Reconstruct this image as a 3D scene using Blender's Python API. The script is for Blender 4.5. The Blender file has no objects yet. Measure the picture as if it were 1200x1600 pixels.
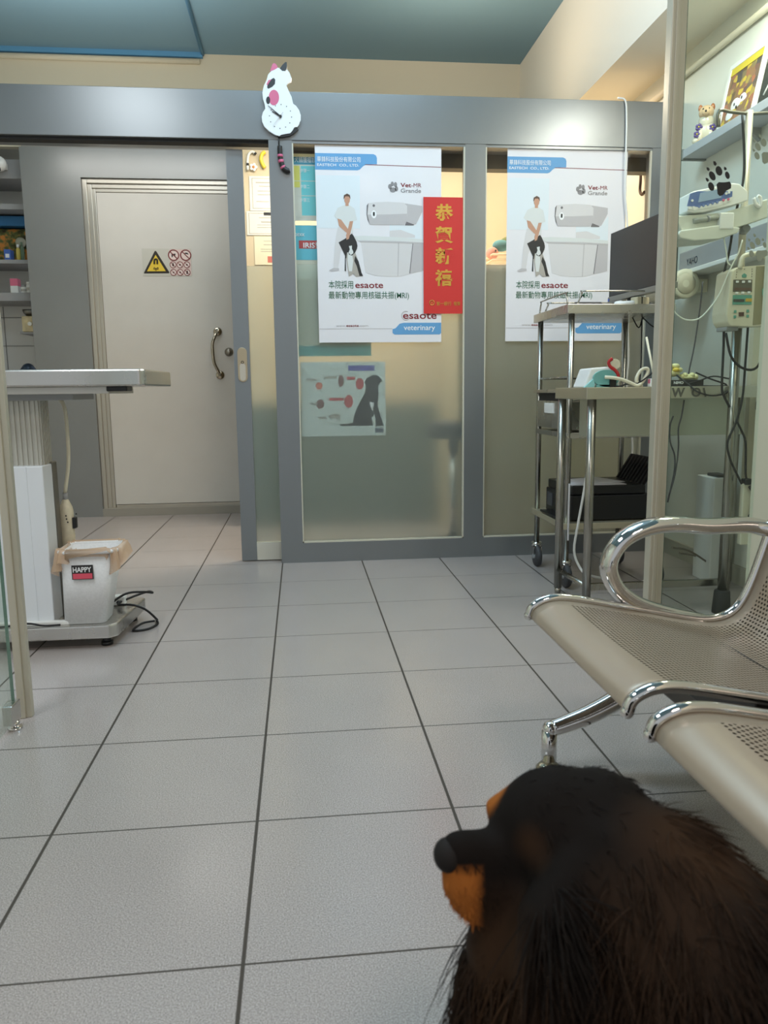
import bpy, bmesh, math, random
from mathutils import Vector, Matrix
random.seed(7)
scn = bpy.context.scene
COL = scn.collection
PI = math.pi

# ------------------------------------------------------------------ camera
FPX = 1216.77
YAW, PITCH, ROLL = 0.104793, 0.155280, -0.0114325
CAM = Vector((0.109135, -1.075656, 0.856136))
_fw = Vector((math.sin(YAW)*math.cos(PITCH), math.cos(YAW)*math.cos(PITCH), -math.sin(PITCH)))
_rt = Vector((math.cos(YAW), -math.sin(YAW), 0))
_up = _rt.cross(_fw)
RT = _rt*math.cos(ROLL) + _up*math.sin(ROLL)
UP = -_rt*math.sin(ROLL) + _up*math.cos(ROLL)
FW = _fw
cd = bpy.data.cameras.new('camera'); cam = bpy.data.objects.new('camera', cd); COL.objects.link(cam)
cam.matrix_world = Matrix(((RT.x, UP.x, -FW.x, CAM.x), (RT.y, UP.y, -FW.y, CAM.y), (RT.z, UP.z, -FW.z, CAM.z), (0, 0, 0, 1)))
cd.sensor_fit = 'VERTICAL'; cd.sensor_height = 36; cd.lens = FPX/1600*36
cd.clip_start = 0.02
cd.dof.use_dof = True; cd.dof.focus_distance = 3.4; cd.dof.aperture_fstop = cd.lens/3.4
scn.camera = cam

# ------------------------------------------------------------------ look
scn.view_settings.view_transform = 'Standard'; scn.view_settings.look = 'None'
scn.view_settings.gamma = 1; scn.view_settings.use_curve_mapping = False
scn.view_settings.exposure = -0.08
try:
    scn.cycles.use_denoising = True
    scn.cycles.max_bounces = 10; scn.cycles.transparent_max_bounces = 24; scn.cycles.transmission_bounces = 10
except Exception: pass
w = bpy.data.worlds.new('world'); scn.world = w; w.use_nodes = True
w.node_tree.nodes['Background'].inputs[0].default_value = (0.88, 0.94, 1.0, 1)
w.node_tree.nodes['Background'].inputs[1].default_value = 0.58

def area(name, loc, rot, sx, sy, power, col):
    l = bpy.data.lights.new(name, 'AREA'); l.shape = 'RECTANGLE'; l.size = sx; l.size_y = sy
    l.energy = power; l.color = col
    o = bpy.data.objects.new(name, l); o.location = loc; o.rotation_euler = rot; COL.objects.link(o); return o
COOL = (1.0, 0.96, 0.90); WARM = (1.0, 0.72, 0.42)
area('lobby_tube_light', (-1.05, 0.15, 3.03), (0, 0, 0), 0.5, 1.2, 38, (0.90, 0.96, 1.0))
area('walkway_fill_light', (0.3, 1.75, 2.95), (0, 0, 0), 1.4, 0.3, 24, (0.62, 0.84, 1.0))  # added cool fill that turns the far floor bluish; no known fixture
area('bench_tube_light', (0.78, -2.0, 3.03), (0, 0, 0), 0.5, 0.8, 36, (1.0, 0.86, 0.77))
area('exam_fill_light', (-1.0, 3.35, 2.36), (PI, 0, 0), 1.1, 0.25, 14, (1.0, 0.95, 0.86))  # unseen fill added behind the header to brighten back wall, ceiling and door
area('corridor_fill_light', (-0.95, 3.98, 2.48), (math.radians(12), 0, 0), 1.2, 0.15, 6, (1.0, 0.97, 0.93))  # added hidden fill, aimed so the portal fades from bright top downward
area('equipment_tube_light', (1.80, 1.55, 2.41), (0, 0, 0), 0.25, 0.8, 15, (1.0, 1.0, 0.90))
area('partition_fill_light', (0.3, 1.8, 2.80), (0, -math.radians(142), 0), 0.2, 1.6, 36, (0.98, 0.98, 1.0))  # added upward fill that lifts the ceiling and beam face
area('consulting_room_lamp', (1.45, 3.3, 2.40), (0, 0, 0), 0.7, 0.3, 10, (1.0, 0.76, 0.50))
area('consulting_room_uplight', (1.0, 3.5, 2.44), (PI, 0, 0), 0.5, 0.2, 5, (1.0, 0.80, 0.58))
area('consulting_room_glow', (0.35, 3.3, 2.40), (0, 0, 0), 0.9, 0.3, 30, (1.0, 0.87, 0.70))

# ------------------------------------------------------------------ helpers
def at(px, py, ax, v):
    d = FW + RT*((px-600)/FPX) - UP*((py-800)/FPX)
    i = 'XYZ'.index(ax); return CAM + d*((v-CAM[i])/d[i])
def deep(px, py, d):
    return CAM + (FW + RT*((px-600)/FPX) - UP*((py-800)/FPX))*d
def lin(c):
    return tuple(((x/255)/12.92 if x/255 <= 0.04045 else ((x/255+0.055)/1.055)**2.4) for x in c)
_M = {}
def mat(name, rgb, rough=0.5, metal=0.0, bump=0.0, bscale=80, var=0.0, vscale=6, emit=0, spec=0.5, coat=0):
    if name in _M: return _M[name]
    m = bpy.data.materials.new(name); m.use_nodes = True; nt = m.node_tree; b = nt.nodes['Principled BSDF']
    c = lin(rgb); b.inputs['Base Color'].default_value = (*c, 1)
    b.inputs['Roughness'].default_value = rough; b.inputs['Metallic'].default_value = metal
    b.inputs['Specular IOR Level'].default_value = spec; b.inputs['Coat Weight'].default_value = coat
    if emit: b.inputs['Emission Color'].default_value = (*c, 1); b.inputs['Emission Strength'].default_value = emit
    if bump or var:
        tc = nt.nodes.new('ShaderNodeTexCoord')
    if var:
        n = nt.nodes.new('ShaderNodeTexNoise'); n.inputs['Scale'].default_value = vscale; n.inputs['Detail'].default_value = 5
        r = nt.nodes.new('ShaderNodeValToRGB')
        r.color_ramp.elements[0].position = 0.3; r.color_ramp.elements[1].position = 0.7
        r.color_ramp.elements[0].color = (*[x*(1-var) for x in c], 1); r.color_ramp.elements[1].color = (*[min(1, x*(1+var)) for x in c], 1)
        nt.links.new(tc.outputs['Object'], n.inputs['Vector']); nt.links.new(n.outputs['Fac'], r.inputs[0]); nt.links.new(r.outputs[0], b.inputs['Base Color'])
    if bump:
        n2 = nt.nodes.new('ShaderNodeTexNoise'); n2.inputs['Scale'].default_value = bscale; n2.inputs['Detail'].default_value = 3
        bp = nt.nodes.new('ShaderNodeBump'); bp.inputs['Strength'].default_value = bump; bp.inputs['Distance'].default_value = 0.004
        nt.links.new(tc.outputs['Object'], n2.inputs['Vector']); nt.links.new(n2.outputs['Fac'], bp.inputs['Height']); nt.links.new(bp.outputs[0], b.inputs['Normal'])
    _M[name] = m; return m
def brushed(name, rgb, rough, axis_scale):
    if name in _M: return _M[name]
    m = mat(name, rgb, rough, 1.0); nt = m.node_tree; b = nt.nodes['Principled BSDF']
    tc = nt.nodes.new('ShaderNodeTexCoord'); mp = nt.nodes.new('ShaderNodeMapping'); mp.inputs['Scale'].default_value = axis_scale
    n = nt.nodes.new('ShaderNodeTexNoise'); n.inputs['Scale'].default_value = 1; n.inputs['Detail'].default_value = 3
    mr = nt.nodes.new('ShaderNodeMapRange'); mr.inputs['To Min'].default_value = rough*0.75; mr.inputs['To Max'].default_value = rough*1.3
    nt.links.new(tc.outputs['Object'], mp.inputs[0]); nt.links.new(mp.outputs[0], n.inputs['Vector']); nt.links.new(n.outputs['Fac'], mr.inputs[0]); nt.links.new(mr.outputs[0], b.inputs['Roughness'])
    return m
def clear_glass(name, tint=(0.93, 0.97, 0.94), ior=1.3):
    if name in _M: return _M[name]
    m = bpy.data.materials.new(name); m.use_nodes = True; nt = m.node_tree; nt.nodes.remove(nt.nodes['Principled BSDF'])
    out = nt.nodes['Material Output']; t = nt.nodes.new('ShaderNodeBsdfTransparent'); t.inputs[0].default_value = (*tint, 1)
    g = nt.nodes.new('ShaderNodeBsdfGlossy'); g.inputs['Roughness'].default_value = 0.02; g.inputs[0].default_value = (0.9, 0.9, 0.9, 1)
    lw = nt.nodes.new('ShaderNodeLayerWeight'); lw.inputs[0].default_value = 0.5
    pw = nt.nodes.new('ShaderNodeMath'); pw.operation = 'POWER'; pw.inputs[1].default_value = 4.5; nt.links.new(lw.outputs['Facing'], pw.inputs[0])
    f = nt.nodes.new('ShaderNodeMath'); f.operation = 'MULTIPLY_ADD'; f.inputs[1].default_value = 0.6; f.inputs[2].default_value = (ior-1)*0.1; nt.links.new(pw.outputs[0], f.inputs[0])
    mx = nt.nodes.new('ShaderNodeMixShader'); nt.links.new(f.outputs[0], mx.inputs[0]); nt.links.new(t.outputs[0], mx.inputs[1]); nt.links.new(g.outputs[0], mx.inputs[2]); nt.links.new(mx.outputs[0], out.inputs[0])
    _M[name] = m; return m
def frosted(name, tint, rough):
    m = mat(name, (255, 255, 255), rough); b = m.node_tree.nodes['Principled BSDF']
    b.inputs['Base Color'].default_value = (*tint, 1); b.inputs['Transmission Weight'].default_value = 0.90; b.inputs['IOR'].default_value = 1.3
    return m

class MB:
    def __init__(s): s.bm = bmesh.new()
    def _new(s, fn, M=None, bev=0, seg=2, smooth=False):
        t = bmesh.new(); fn(t)
        if bev: bmesh.ops.bevel(t, geom=list(t.edges), offset=bev, segments=seg, affect='EDGES', profile=0.5, clamp_overlap=True)
        if M is not None: bmesh.ops.transform(t, matrix=M, verts=t.verts)
        bmesh.ops.recalc_face_normals(t, faces=t.faces)
        if smooth:
            for f in t.faces: f.smooth = True
        me = bpy.data.meshes.new('tmp'); t.to_mesh(me); t.free(); s.bm.from_mesh(me); bpy.data.meshes.remove(me); return s
    def box(s, a, b, bev=0, seg=2, M=None):
        a = Vector(a); b = Vector(b); c = (a+b)/2; d = b-a
        T = Matrix.Translation(c) @ Matrix.Diagonal((abs(d.x), abs(d.y), abs(d.z), 1))
        def fn(t):
            bmesh.ops.create_cube(t, size=1); bmesh.ops.transform(t, matrix=T, verts=t.verts)
        return s._new(fn, M, bev, seg)
    def ell(s, c, r, M=None, u=20, v=12):
        T = Matrix.Translation(Vector(c)) @ (M if M is not None else Matrix()) @ Matrix.Diagonal((*( (r,)*3 if isinstance(r, (int, float)) else r), 1))
        return s._new(lambda t: bmesh.ops.create_uvsphere(t, u_segments=u, v_segments=v, radius=1), T, smooth=True)
    def cyl(s, p, q, r, r2=None, n=20, cap=True, bev=0):
        p = Vector(p); q = Vector(q); d = q-p; L = d.length
        M = Matrix.Translation((p+q)/2) @ d.to_track_quat('Z', 'Y').to_matrix().to_4x4()
        def fn(t):
            bmesh.ops.create_cone(t, cap_ends=cap, segments=n, radius1=r, radius2=r if r2 is None else r2, depth=L)
            if bev:
                es = [e for e in t.edges if abs(e.verts[0].co.z-e.verts[1].co.z) < 1e-6]
                bmesh.ops.bevel(t, geom=es, offset=bev, segments=2, affect='EDGES')
            for f in t.faces: f.smooth = len(f.verts) == 4
        return s._new(fn, M)
    def tube(s, pts, r, n=10, closed=False, smooth=4, flat=None, upv=None):
        """tube along a path; r float or list; flat=(ra, rb): elliptical section"""
        P = [Vector(p) for p in pts]
        R = r if isinstance(r, (list, tuple)) else [r]*len(P)
        if smooth and len(P) > 2:
            Q, RR = [], []; m = len(P)
            rng = range(m if closed else m-1)
            for i in rng:
                p0 = P[(i-1) % m] if (closed or i > 0) else P[0]*2-P[1]
                p1 = P[i]; p2 = P[(i+1) % m]
                p3 = P[(i+2) % m] if (closed or i+2 < m) else P[-1]*2-P[-2]
                for k in range(smooth):
                    t = k/smooth
                    Q.append(0.5*((2*p1)+(p2-p0)*t+(2*p0-5*p1+4*p2-p3)*t*t+(3*p1-p0-3*p2+p3)*t**3))
                    RR.append(R[i]*(1-t)+R[(i+1) % m]*t)
            if not closed: Q.append(P[-1]); RR.append(R[-1])
            P, R = Q, RR
        bm = s.bm; rings = []; prevN = None; m = len(P)
        for i, p in enumerate(P):
            if closed: T = P[(i+1) % m]-P[(i-1) % m]
            else: T = P[min(i+1, m-1)]-P[max(i-1, 0)]
            if T.length < 1e-9: T = Vector((0, 0, 1))
            T.normalize()
            if upv is not None: N = Vector(upv)
            elif prevN is None: N = Vector((0, 0, 1)) if abs(T.z) < 0.9 else Vector((1, 0, 0))
            else: N = prevN
            N = N-T*N.dot(T)
            if N.length < 1e-6: N = T.orthogonal()
            N.normalize(); prevN = N; B = T.cross(N)
            ra, rb = (flat if flat else (R[i], R[i]))
            rings.append([bm.verts.new(p+N*(math.cos(2*PI*k/n)*ra)+B*(math.sin(2*PI*k/n)*rb)) for k in range(n)])
        for i in range(m if closed else m-1):
            a, b = rings[i], rings[(i+1) % m]
            for k in range(n):
                f = bm.faces.new((a[k], b[k], b[(k+1) % n], a[(k+1) % n])); f.smooth = True
        if not closed:
            bm.faces.new(list(reversed(rings[0]))); bm.faces.new(rings[-1])
        return s
    def lathe(s, prof, c, axis='Z', n=28):
        c = Vector(c); bm = s.bm; rings = []
        for (r, z) in prof:
            ring = []
            for k in range(n):
                a = 2*PI*k/n; v = Vector((r*math.cos(a), r*math.sin(a), z))
                if axis == 'Y': v = Vector((v.x, v.z, v.y))
                elif axis == 'X': v = Vector((v.z, v.x, v.y))
                ring.append(bm.verts.new(c+v))
            rings.append(ring)
        for a, b in zip(rings, rings[1:]):
            for k in range(n):
                f = bm.faces.new((a[k], a[(k+1) % n], b[(k+1) % n], b[k])); f.smooth = True
        bm.faces.new(rings[0]); bm.faces.new(rings[-1]); return s
    def prism(s, pts, a, b, plane='XZ', bev=0):
        """polygon pts in the plane, extruded from a to b along the remaining axis"""
        def mk(p, v):
            return Vector((p[0], v, p[1])) if plane == 'XZ' else (Vector((p[0], p[1], v)) if plane == 'XY' else Vector((v, p[0], p[1])))
        def fn(t):
            va = [t.verts.new(mk(p, a)) for p in pts]; vb = [t.verts.new(mk(p, b)) for p in pts]
            t.faces.new(va); t.faces.new(list(reversed(vb)))
            n = len(pts)
            for i in range(n): t.faces.new((va[i], vb[i], vb[(i+1) % n], va[(i+1) % n]))
        return s._new(fn, None, bev)
    def quadsheet(s, grid):
        bm = s.bm; V = [[bm.verts.new(p) for p in row] for row in grid]
        for i in range(len(V)-1):
            for j in range(len(V[0])-1):
                f = bm.faces.new((V[i][j], V[i+1][j], V[i+1][j+1], V[i][j+1])); f.smooth = True
        return s
    def build(s, name, m, parent=None, local=False, mods=None):
        me = bpy.data.meshes.new(name)
        if parent is None:
            vs = [v.co for v in s.bm.verts]
            o3 = Vector(((min(v.x for v in vs)+max(v.x for v in vs))/2, (min(v.y for v in vs)+max(v.y for v in vs))/2, min(v.z for v in vs)))
            bmesh.ops.translate(s.bm, vec=-o3, verts=s.bm.verts)
        else:
            o3 = Vector((0, 0, 0))
            if not local:
                bmesh.ops.transform(s.bm, matrix=rootmat(parent).inverted(), verts=s.bm.verts)
        bmesh.ops.recalc_face_normals(s.bm, faces=s.bm.faces)
        s.bm.to_mesh(me); s.bm.free()
        o = bpy.data.objects.new(name, me); COL.objects.link(o); o.location = o3
        for x in (m if isinstance(m, (list, tuple)) else [m]): me.materials.append(x)
        if parent is not None: o.parent = parent
        return o
def rootmat(o):
    M = Matrix()
    while o is not None:
        M = (Matrix.Translation(o.location) @ o.rotation_euler.to_matrix().to_4x4()) @ M; o = o.parent
    return M
def tag(o, label, cat, group=None):
    o['label'] = label; o['category'] = cat
    if group: o['group'] = group
    return o
def thing(name, label, cat, loc, rotz=0, group=None):
    o = bpy.data.objects.new(name, None); COL.objects.link(o); o.location = loc; o.rotation_euler = (0, 0, rotz)
    o.empty_display_size = 0.05
    return tag(o, label, cat, group)
def struct(o): o['kind'] = 'structure'; return o
def sroot(name):
    o = bpy.data.objects.new(name, None); COL.objects.link(o); return struct(o)
def box(name, a, b, m, parent=None, bev=0): return MB().box(a, b, bev).build(name, m, parent)

_dg = None
def text_bm(s, txt, size, loc, M=None, bold=0.0, align='LEFT', depth=0.0004, sx=1.0, shear=0.0):
    """lettering as mesh, drawn in the XZ plane facing -Y at loc (baseline start), optional extra matrix about loc"""
    c = bpy.data.curves.new('lettering', 'FONT'); c.body = txt; c.size = size; c.align_x = align; c.extrude = depth; c.offset = bold*size; c.shear = shear
    c.resolution_u = 3
    o = bpy.data.objects.new('lettering', c); COL.objects.link(o)
    dg = bpy.context.evaluated_depsgraph_get(); dg.update()
    me = bpy.data.meshes.new_from_object(o.evaluated_get(dg))
    T = Matrix.Translation(Vector(loc)) @ (M if M is not None else Matrix()) @ Matrix.Rotation(PI/2, 4, 'X') @ Matrix.Diagonal((sx, 1, 1, 1))
    me.transform(T); s.bm.from_mesh(me)
    bpy.data.objects.remove(o); bpy.data.curves.remove(c); bpy.data.meshes.remove(me)
    return s
def text(name, txt, size, loc, m, parent, **k):
    return text_bm(MB(), txt, size, loc, **k).build(name, m, parent)
def text_fit(name, txt, x0, x1, z, h, y, m, parent, bold=0.0, M=None):
    """lettering stretched to run from x0 to x1 with capital height about h"""
    mb = text_bm(MB(), txt, h*1.38, (0, 0, 0), bold=bold)
    xs = [v.co.x for v in mb.bm.verts]; a, b = min(xs), max(xs); k = (x1-x0)/(b-a)
    T = Matrix.Translation((x0, y, z)) @ Matrix.Diagonal((k, 1, 1, 1)) @ Matrix.Translation((-a, 0, 0))
    bmesh.ops.transform(mb.bm, matrix=T, verts=mb.bm.verts)
    return mb.build(name, m, parent)
def ring_pts(c, r, n=24, a0=0, a1=2*PI, rz=None):
    return [(c[0]+r*math.cos(a0+(a1-a0)*i/n), c[1]+(rz or r)*math.sin(a0+(a1-a0)*i/n)) for i in range(n+(0 if abs(a1-a0-2*PI) < 1e-6 else 1))]

# ------------------------------------------------------------------ materials
grey_paint = mat('grey_metal_paint', (136, 139, 140), 0.30, 0.55, bump=0.015, bscale=300)
grey_panel = mat('grey_panel_laminate', (140, 141, 139), 0.36, 0.4, var=0.02)
cream_wall = mat('cream_wall_paint', (216, 208, 186), 0.85, bump=0.03, bscale=120)
white_wall = mat('white_wall_paint', (226, 226, 216), 0.8, bump=0.03, bscale=120)
blue_ceiling = mat('blue_ceiling_paint', (120, 154, 172), 0.7, bump=0.02, bscale=50)
blue_trim = mat('blue_edge_paint', (92, 150, 190), 0.6)
beige_wall = mat('beige_room_wall', (206, 190, 160), 0.8, var=0.04)
off_white = mat('off_white_door', (206, 201, 192), 0.45, var=0.02)
steel = brushed('brushed_steel', (204, 202, 197), 0.26, (8, 8, 8))
steel_v = brushed('brushed_steel_tube', (160, 157, 148), 0.25, (60, 60, 3))
chrome = mat('chrome', (215, 212, 208), 0.06, 1.0)
alu = brushed('anodised_aluminium', (200, 194, 176), 0.35, (80, 80, 2)); alu.node_tree.nodes['Principled BSDF'].inputs['Metallic'].default_value = 0.45
white_pl = mat('white_plastic', (232, 232, 228), 0.4)
cream_pl = mat('cream_plastic', (216, 210, 186), 0.4)
cream_dirty = mat('aged_cream_plastic', (214, 204, 178), 0.45, var=0.10, vscale=40)
grey_pl = mat('grey_plastic', (150, 152, 152), 0.45)
black_pl = mat('black_plastic', (22, 22, 23), 0.35)
black_mat = mat('matte_black', (28, 28, 28), 0.7)
rubber = mat('black_rubber', (24, 24, 25), 0.6)
grey_rubber = mat('grey_rubber', (70, 70, 72), 0.6)
teal_pl = mat('teal_plastic', (112, 172, 168), 0.4)
paper = mat('white_paper', (230, 227, 230), 0.5, coat=0.04)
paper_pl = mat('plain_paper', (222, 218, 208), 0.7)
red_paper = mat('red_paper', (206, 44, 40), 0.5)
gold = mat('gold_foil', (214, 170, 84), 0.32, 0.85)
dark_gap = mat('dark_track', (30, 30, 30), 0.7)
yellow_pl = mat('yellow_plastic', (236, 214, 60), 0.4)
pink_pl = mat('pink_plastic', (214, 104, 138), 0.4)
red_pl = mat('red_strap', (176, 36, 40), 0.5)

def floor_material():
    m = bpy.data.materials.new('speckled_floor_tile'); m.use_nodes = True; nt = m.node_tree; b = nt.nodes['Principled BSDF']; L = nt.links.new
    tc = nt.nodes.new('ShaderNodeTexCoord'); sp = nt.nodes.new('ShaderNodeSeparateXYZ'); L(tc.outputs['Object'], sp.inputs[0])
    def line(out, half):
        d = nt.nodes.new('ShaderNodeMath'); d.operation = 'DIVIDE'; d.inputs[1].default_value = 0.4; L(out, d.inputs[0])
        r = nt.nodes.new('ShaderNodeMath'); r.operation = 'ROUND'; L(d.outputs[0], r.inputs[0])
        s = nt.nodes.new('ShaderNodeMath'); s.operation = 'SUBTRACT'; L(d.outputs[0], s.inputs[0]); L(r.outputs[0], s.inputs[1])
        a = nt.nodes.new('ShaderNodeMath'); a.operation = 'ABSOLUTE'; L(s.outputs[0], a.inputs[0])
        c = nt.nodes.new('ShaderNodeMapRange'); c.inputs['From Min'].default_value = half/0.4; c.inputs['From Max'].default_value = half/0.4*1.5; c.inputs['To Min'].default_value = 1; c.inputs['To Max'].default_value = 0; L(a.outputs[0], c.inputs[0]); return c.outputs[0]
    lx = line(sp.outputs[0], 0.0026); ly = line(sp.outputs[1], 0.0016)
    mxl = nt.nodes.new('ShaderNodeMath'); mxl.operation = 'MAXIMUM'; L(lx, mxl.inputs[0]); L(ly, mxl.inputs[1])
    n = nt.nodes.new('ShaderNodeTexNoise'); n.inputs['Scale'].default_value = 420; n.inputs['Detail'].default_value = 4; n.inputs['Roughness'].default_value = 0.8; L(tc.outputs['Object'], n.inputs['Vector'])
    r = nt.nodes.new('ShaderNodeValToRGB'); e = r.color_ramp.elements
    e[0].position = 0.34; e[0].color = (*lin((110, 103, 101)), 1); e[1].position = 0.66; e[1].color = (*lin((208, 198, 193)), 1)
    L(n.outputs['Fac'], r.inputs[0])
    n2 = nt.nodes.new('ShaderNodeTexNoise'); n2.inputs['Scale'].default_value = 5; n2.inputs['Detail'].default_value = 6; L(tc.outputs['Object'], n2.inputs['Vector'])
    mr2 = nt.nodes.new('ShaderNodeMapRange'); mr2.inputs['To Min'].default_value = 0.94; mr2.inputs['To Max'].default_value = 1.05; L(n2.outputs['Fac'], mr2.inputs[0])
    mul = nt.nodes.new('ShaderNodeMixRGB'); mul.blend_type = 'MULTIPLY'; mul.inputs[0].default_value = 1; L(r.outputs[0], mul.inputs[1]); L(mr2.outputs[0], mul.inputs[2])
    mx = nt.nodes.new('ShaderNodeMixRGB'); L(mxl.outputs[0], mx.inputs[0]); L(mul.outputs[0], mx.inputs[1]); mx.inputs[2].default_value = (*lin((66, 58, 50)), 1)
    L(mx.outputs[0], b.inputs['Base Color'])
    ro = nt.nodes.new('ShaderNodeMapRange'); ro.inputs['To Min'].default_value = 0.20; ro.inputs['To Max'].default_value = 0.8; L(mxl.outputs[0], ro.inputs[0]); L(ro.outputs[0], b.inputs['Roughness'])
    b.inputs['Specular IOR Level'].default_value = 0.65
    bp = nt.nodes.new('ShaderNodeBump'); bp.invert = True; bp.inputs['Strength'].default_value = 0.35; bp.inputs['Distance'].default_value = 0.002
    ad = nt.nodes.new('ShaderNodeMath'); ad.operation = 'MULTIPLY_ADD'; ad.inputs[1].default_value = 0.06; L(n.outputs['Fac'], ad.inputs[0]); L(mxl.outputs[0], ad.inputs[2]); L(ad.outputs[0], bp.inputs['Height']); L(bp.outputs[0], b.inputs['Normal'])
    return m

# ================================================================== ROOM SHELL
fl = MB(); fl.box((-2.4, -2.6, -0.05), (2.1, 5.1, 0))
me = bpy.data.meshes.new('floor'); fl.bm.to_mesh(me); fl.bm.free(); o = bpy.data.objects.new('floor', me); COL.objects.link(o); me.materials.append(floor_material()); struct(o)
struct(box('ceiling', (-2.4, -2.6, 3.075), (2.1, 5.1, 3.13), blue_ceiling))
struct(box('wall_back', (-1.66, 4.60, 0), (2.06, 4.66, 3.075), cream_wall))
struct(box('wall_right', (2.0, 1.02, 0), (2.06, 4.6, 2.43), white_wall))
struct(box('wall_left', (-2.4, -2.6, 0), (-2.34, 5.1, 3.075), white_wall))
struct(box('wall_bench_side', (1.39, -2.6, 0), (2.06, 1.02, 2.43), cream_wall))
struct(box('wall_alcove', (-2.34, 4.95, 0), (-1.6, 5.0, 3.075), mat('white_wall_tile', (205, 206, 204), 0.3)))
struct(box('wall_alcove_upper', (-2.34, 4.60, 2.47), (-1.66, 4.66, 3.075), cream_wall))
struct(box('trim_beam', (1.69, -2.6, 2.43), (2.06, 4.6, 3.075), mat('beam_white_paint', (232, 226, 210), 0.8, bump=0.02)))
# tan jamb at the left end of the glazed partition
struct(box('trim_left_jamb', (-1.50, 2.80, 0), (-1.365, 2.92, 2.01), mat('tan_jamb', (196, 180, 152), 0.5)))
# ceiling conduits and moulding
struct(MB().cyl((-0.47, -1.2, 3.068), (-0.47, 4.59, 3.068), 0.011).build('trim_ceiling_conduit', blue_trim))
struct(box('trim_ceiling_edge', (-2.3, 4.57, 3.045), (-0.47, 4.60, 3.075), blue_trim))
struct(MB().cyl((-2.3, 4.585, 3.022), (-0.49, 4.585, 3.022), 0.018).build('trim_wall_conduit', cream_wall))
struct(MB().cyl((1.985, 1.05, 2.33), (1.985, 4.55, 2.33), 0.014).build('trim_right_conduit', cream_wall))
struct(box('trim_right_raceway', (1.972, 2.02, 0.42), (2.0, 2.05, 1.30), cream_pl))
struct(box('baseboard_right', (1.985, 1.05, 0), (2.0, 4.5, 0.08), mat('grey_skirting', (176, 172, 158), 0.6)))

# header of the partition
struct(box('trim_header', (-2.34, 2.795, 2.01), (1.985, 2.96, 2.222), grey_paint, bev=0.002))
struct(box('trim_sliding_track', (-1.36, 2.815, 1.997), (-0.0, 2.87, 2.0105), dark_gap))

# grey portal around the door in the back wall
gp = MB(); gp.box((-1.66, 4.50, 0), (-1.285, 4.60, 2.444)); gp.box((-1.285, 4.50, 2.26), (0.2, 4.60, 2.444)); gp.box((-0.20, 4.50, 0), (0.2, 4.60, 2.26))
struct(gp.build('trim_door_portal', grey_panel))
struct(box('trim_bulkhead_shade', (-1.66, 4.55, 2.4445), (1.68, 4.60, 2.62), mat('bulkhead_shade_tone', (150, 146, 140), 0.7)))  # strip toned darker than the wall: shade behind the header put into colour
struct(box('trim_threshold', (-1.285, 4.50, 0.0005), (-0.20, 4.56, 0.055), mat('threshold_paint', (150, 145, 134), 0.6)))
# door_1 : pale hinged door with steel frame
d1 = sroot('door_1')
fr = MB()
for i, (g, y) in enumerate(((0.0, 4.52), (0.028, 4.535), (0.05, 4.545))):
    x0, x1, z1 = -1.285+g, -0.20-g, 2.26-g
    wd = 0.03
    fr.box((x0, y, 0.03), (x0+wd, 4.60, z1), 0.003); fr.box((x1-wd, y, 0.03), (x1, 4.60, z1), 0.003); fr.box((x0+wd, y, z1-wd), (x1-wd, 4.60, z1), 0.003)
fr.box((-1.2, 4.545, 0.045), (-0.27, 4.60, 0.075))
fr.build('door_frame', mat('pale_steel_frame', (190, 184, 172), 0.3, 0.7), d1)
box('door_leaf', (-1.203, 4.55, 0.078), (-0.279, 4.595, 2.178), off_white, d1)
h0 = at(340, 518, 'Y', 4.54); h1 = at(344, 586, 'Y', 4.54)
hd = MB()
for h in (h0, h1): hd.lathe([(0.004, -0.012), (0.026, -0.010), (0.030, -0.002), (0.030, 0.004)], (h.x, 4.547, h.z), 'Y')
hd.tube([(h0.x, 4.547, h0.z), (h0.x-0.006, 4.49, h0.z-0.02), (h0.x-0.03, 4.475, h0.z-0.08), (h0.x-0.032, 4.472, (h0.z+h1.z)/2), (h1.x-0.03, 4.475, h1.z+0.08), (h1.x-0.004, 4.49, h1.z+0.02), (h1.x, 4.547, h1.z)], 0.0115, smooth=6)
hd.build('door_handle', mat('worn_chrome', (176, 168, 152), 0.18, 1.0), d1)
lk = at(357.5, 550, 'Y', 4.54)
MB().lathe([(0.003, -0.020), (0.012, -0.020), (0.016, -0.016), (0.026, -0.010), (0.030, 0.0), (0.030, 0.004)], (lk.x, 4.547, lk.z), 'Y').build('door_lock', mat('lock_nickel', (150, 145, 135), 0.3, 1.0), d1)

# glazed partition: fixed frame with two panes
CLEAR = clear_glass('clear_pane', (0.985, 0.99, 0.985), 1.2); FROST = frosted('frosted_pane', (0.80, 0.86, 0.81), 0.30)
w1 = sroot('window_1')
f = MB()
for x0, x1 in ((-0.004, 0.104), (0.926, 1.026), (1.856, 1.985)): f.box((x0, 2.795, 0), (x1, 2.86, 2.0095))
for x0, x1 in ((0.104, 0.926), (1.026, 1.856)): f.box((x0, 2.795, 0), (x1, 2.86, 0.10)); f.box((x0, 2.80, 1.998), (x1, 2.86, 2.0095))
f.build('frame', grey_paint, w1)
bead = mat('pale_glazing_bead', (206, 202, 184), 0.4)
for x0, x1 in ((0.104, 0.926), (1.026, 1.856)):
    b = MB(); b.box((x0, 2.797, 0.1), (x0+0.006, 2.812, 1.998)); b.box((x1-0.007, 2.797, 0.1), (x1, 2.812, 1.998)); b.box((x0, 2.797, 0.1), (x1, 2.812, 0.107))
    b.build('glazing_bead', bead, w1)
    MB().box((x0, 2.822, 1.457), (x1, 2.828, 1.998)).build('clear_pane', CLEAR, w1)
    MB().box((x0, 2.822, 0.10), (x1, 2.828, 1.457)).build('frosted_pane', FROST, w1)
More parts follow.
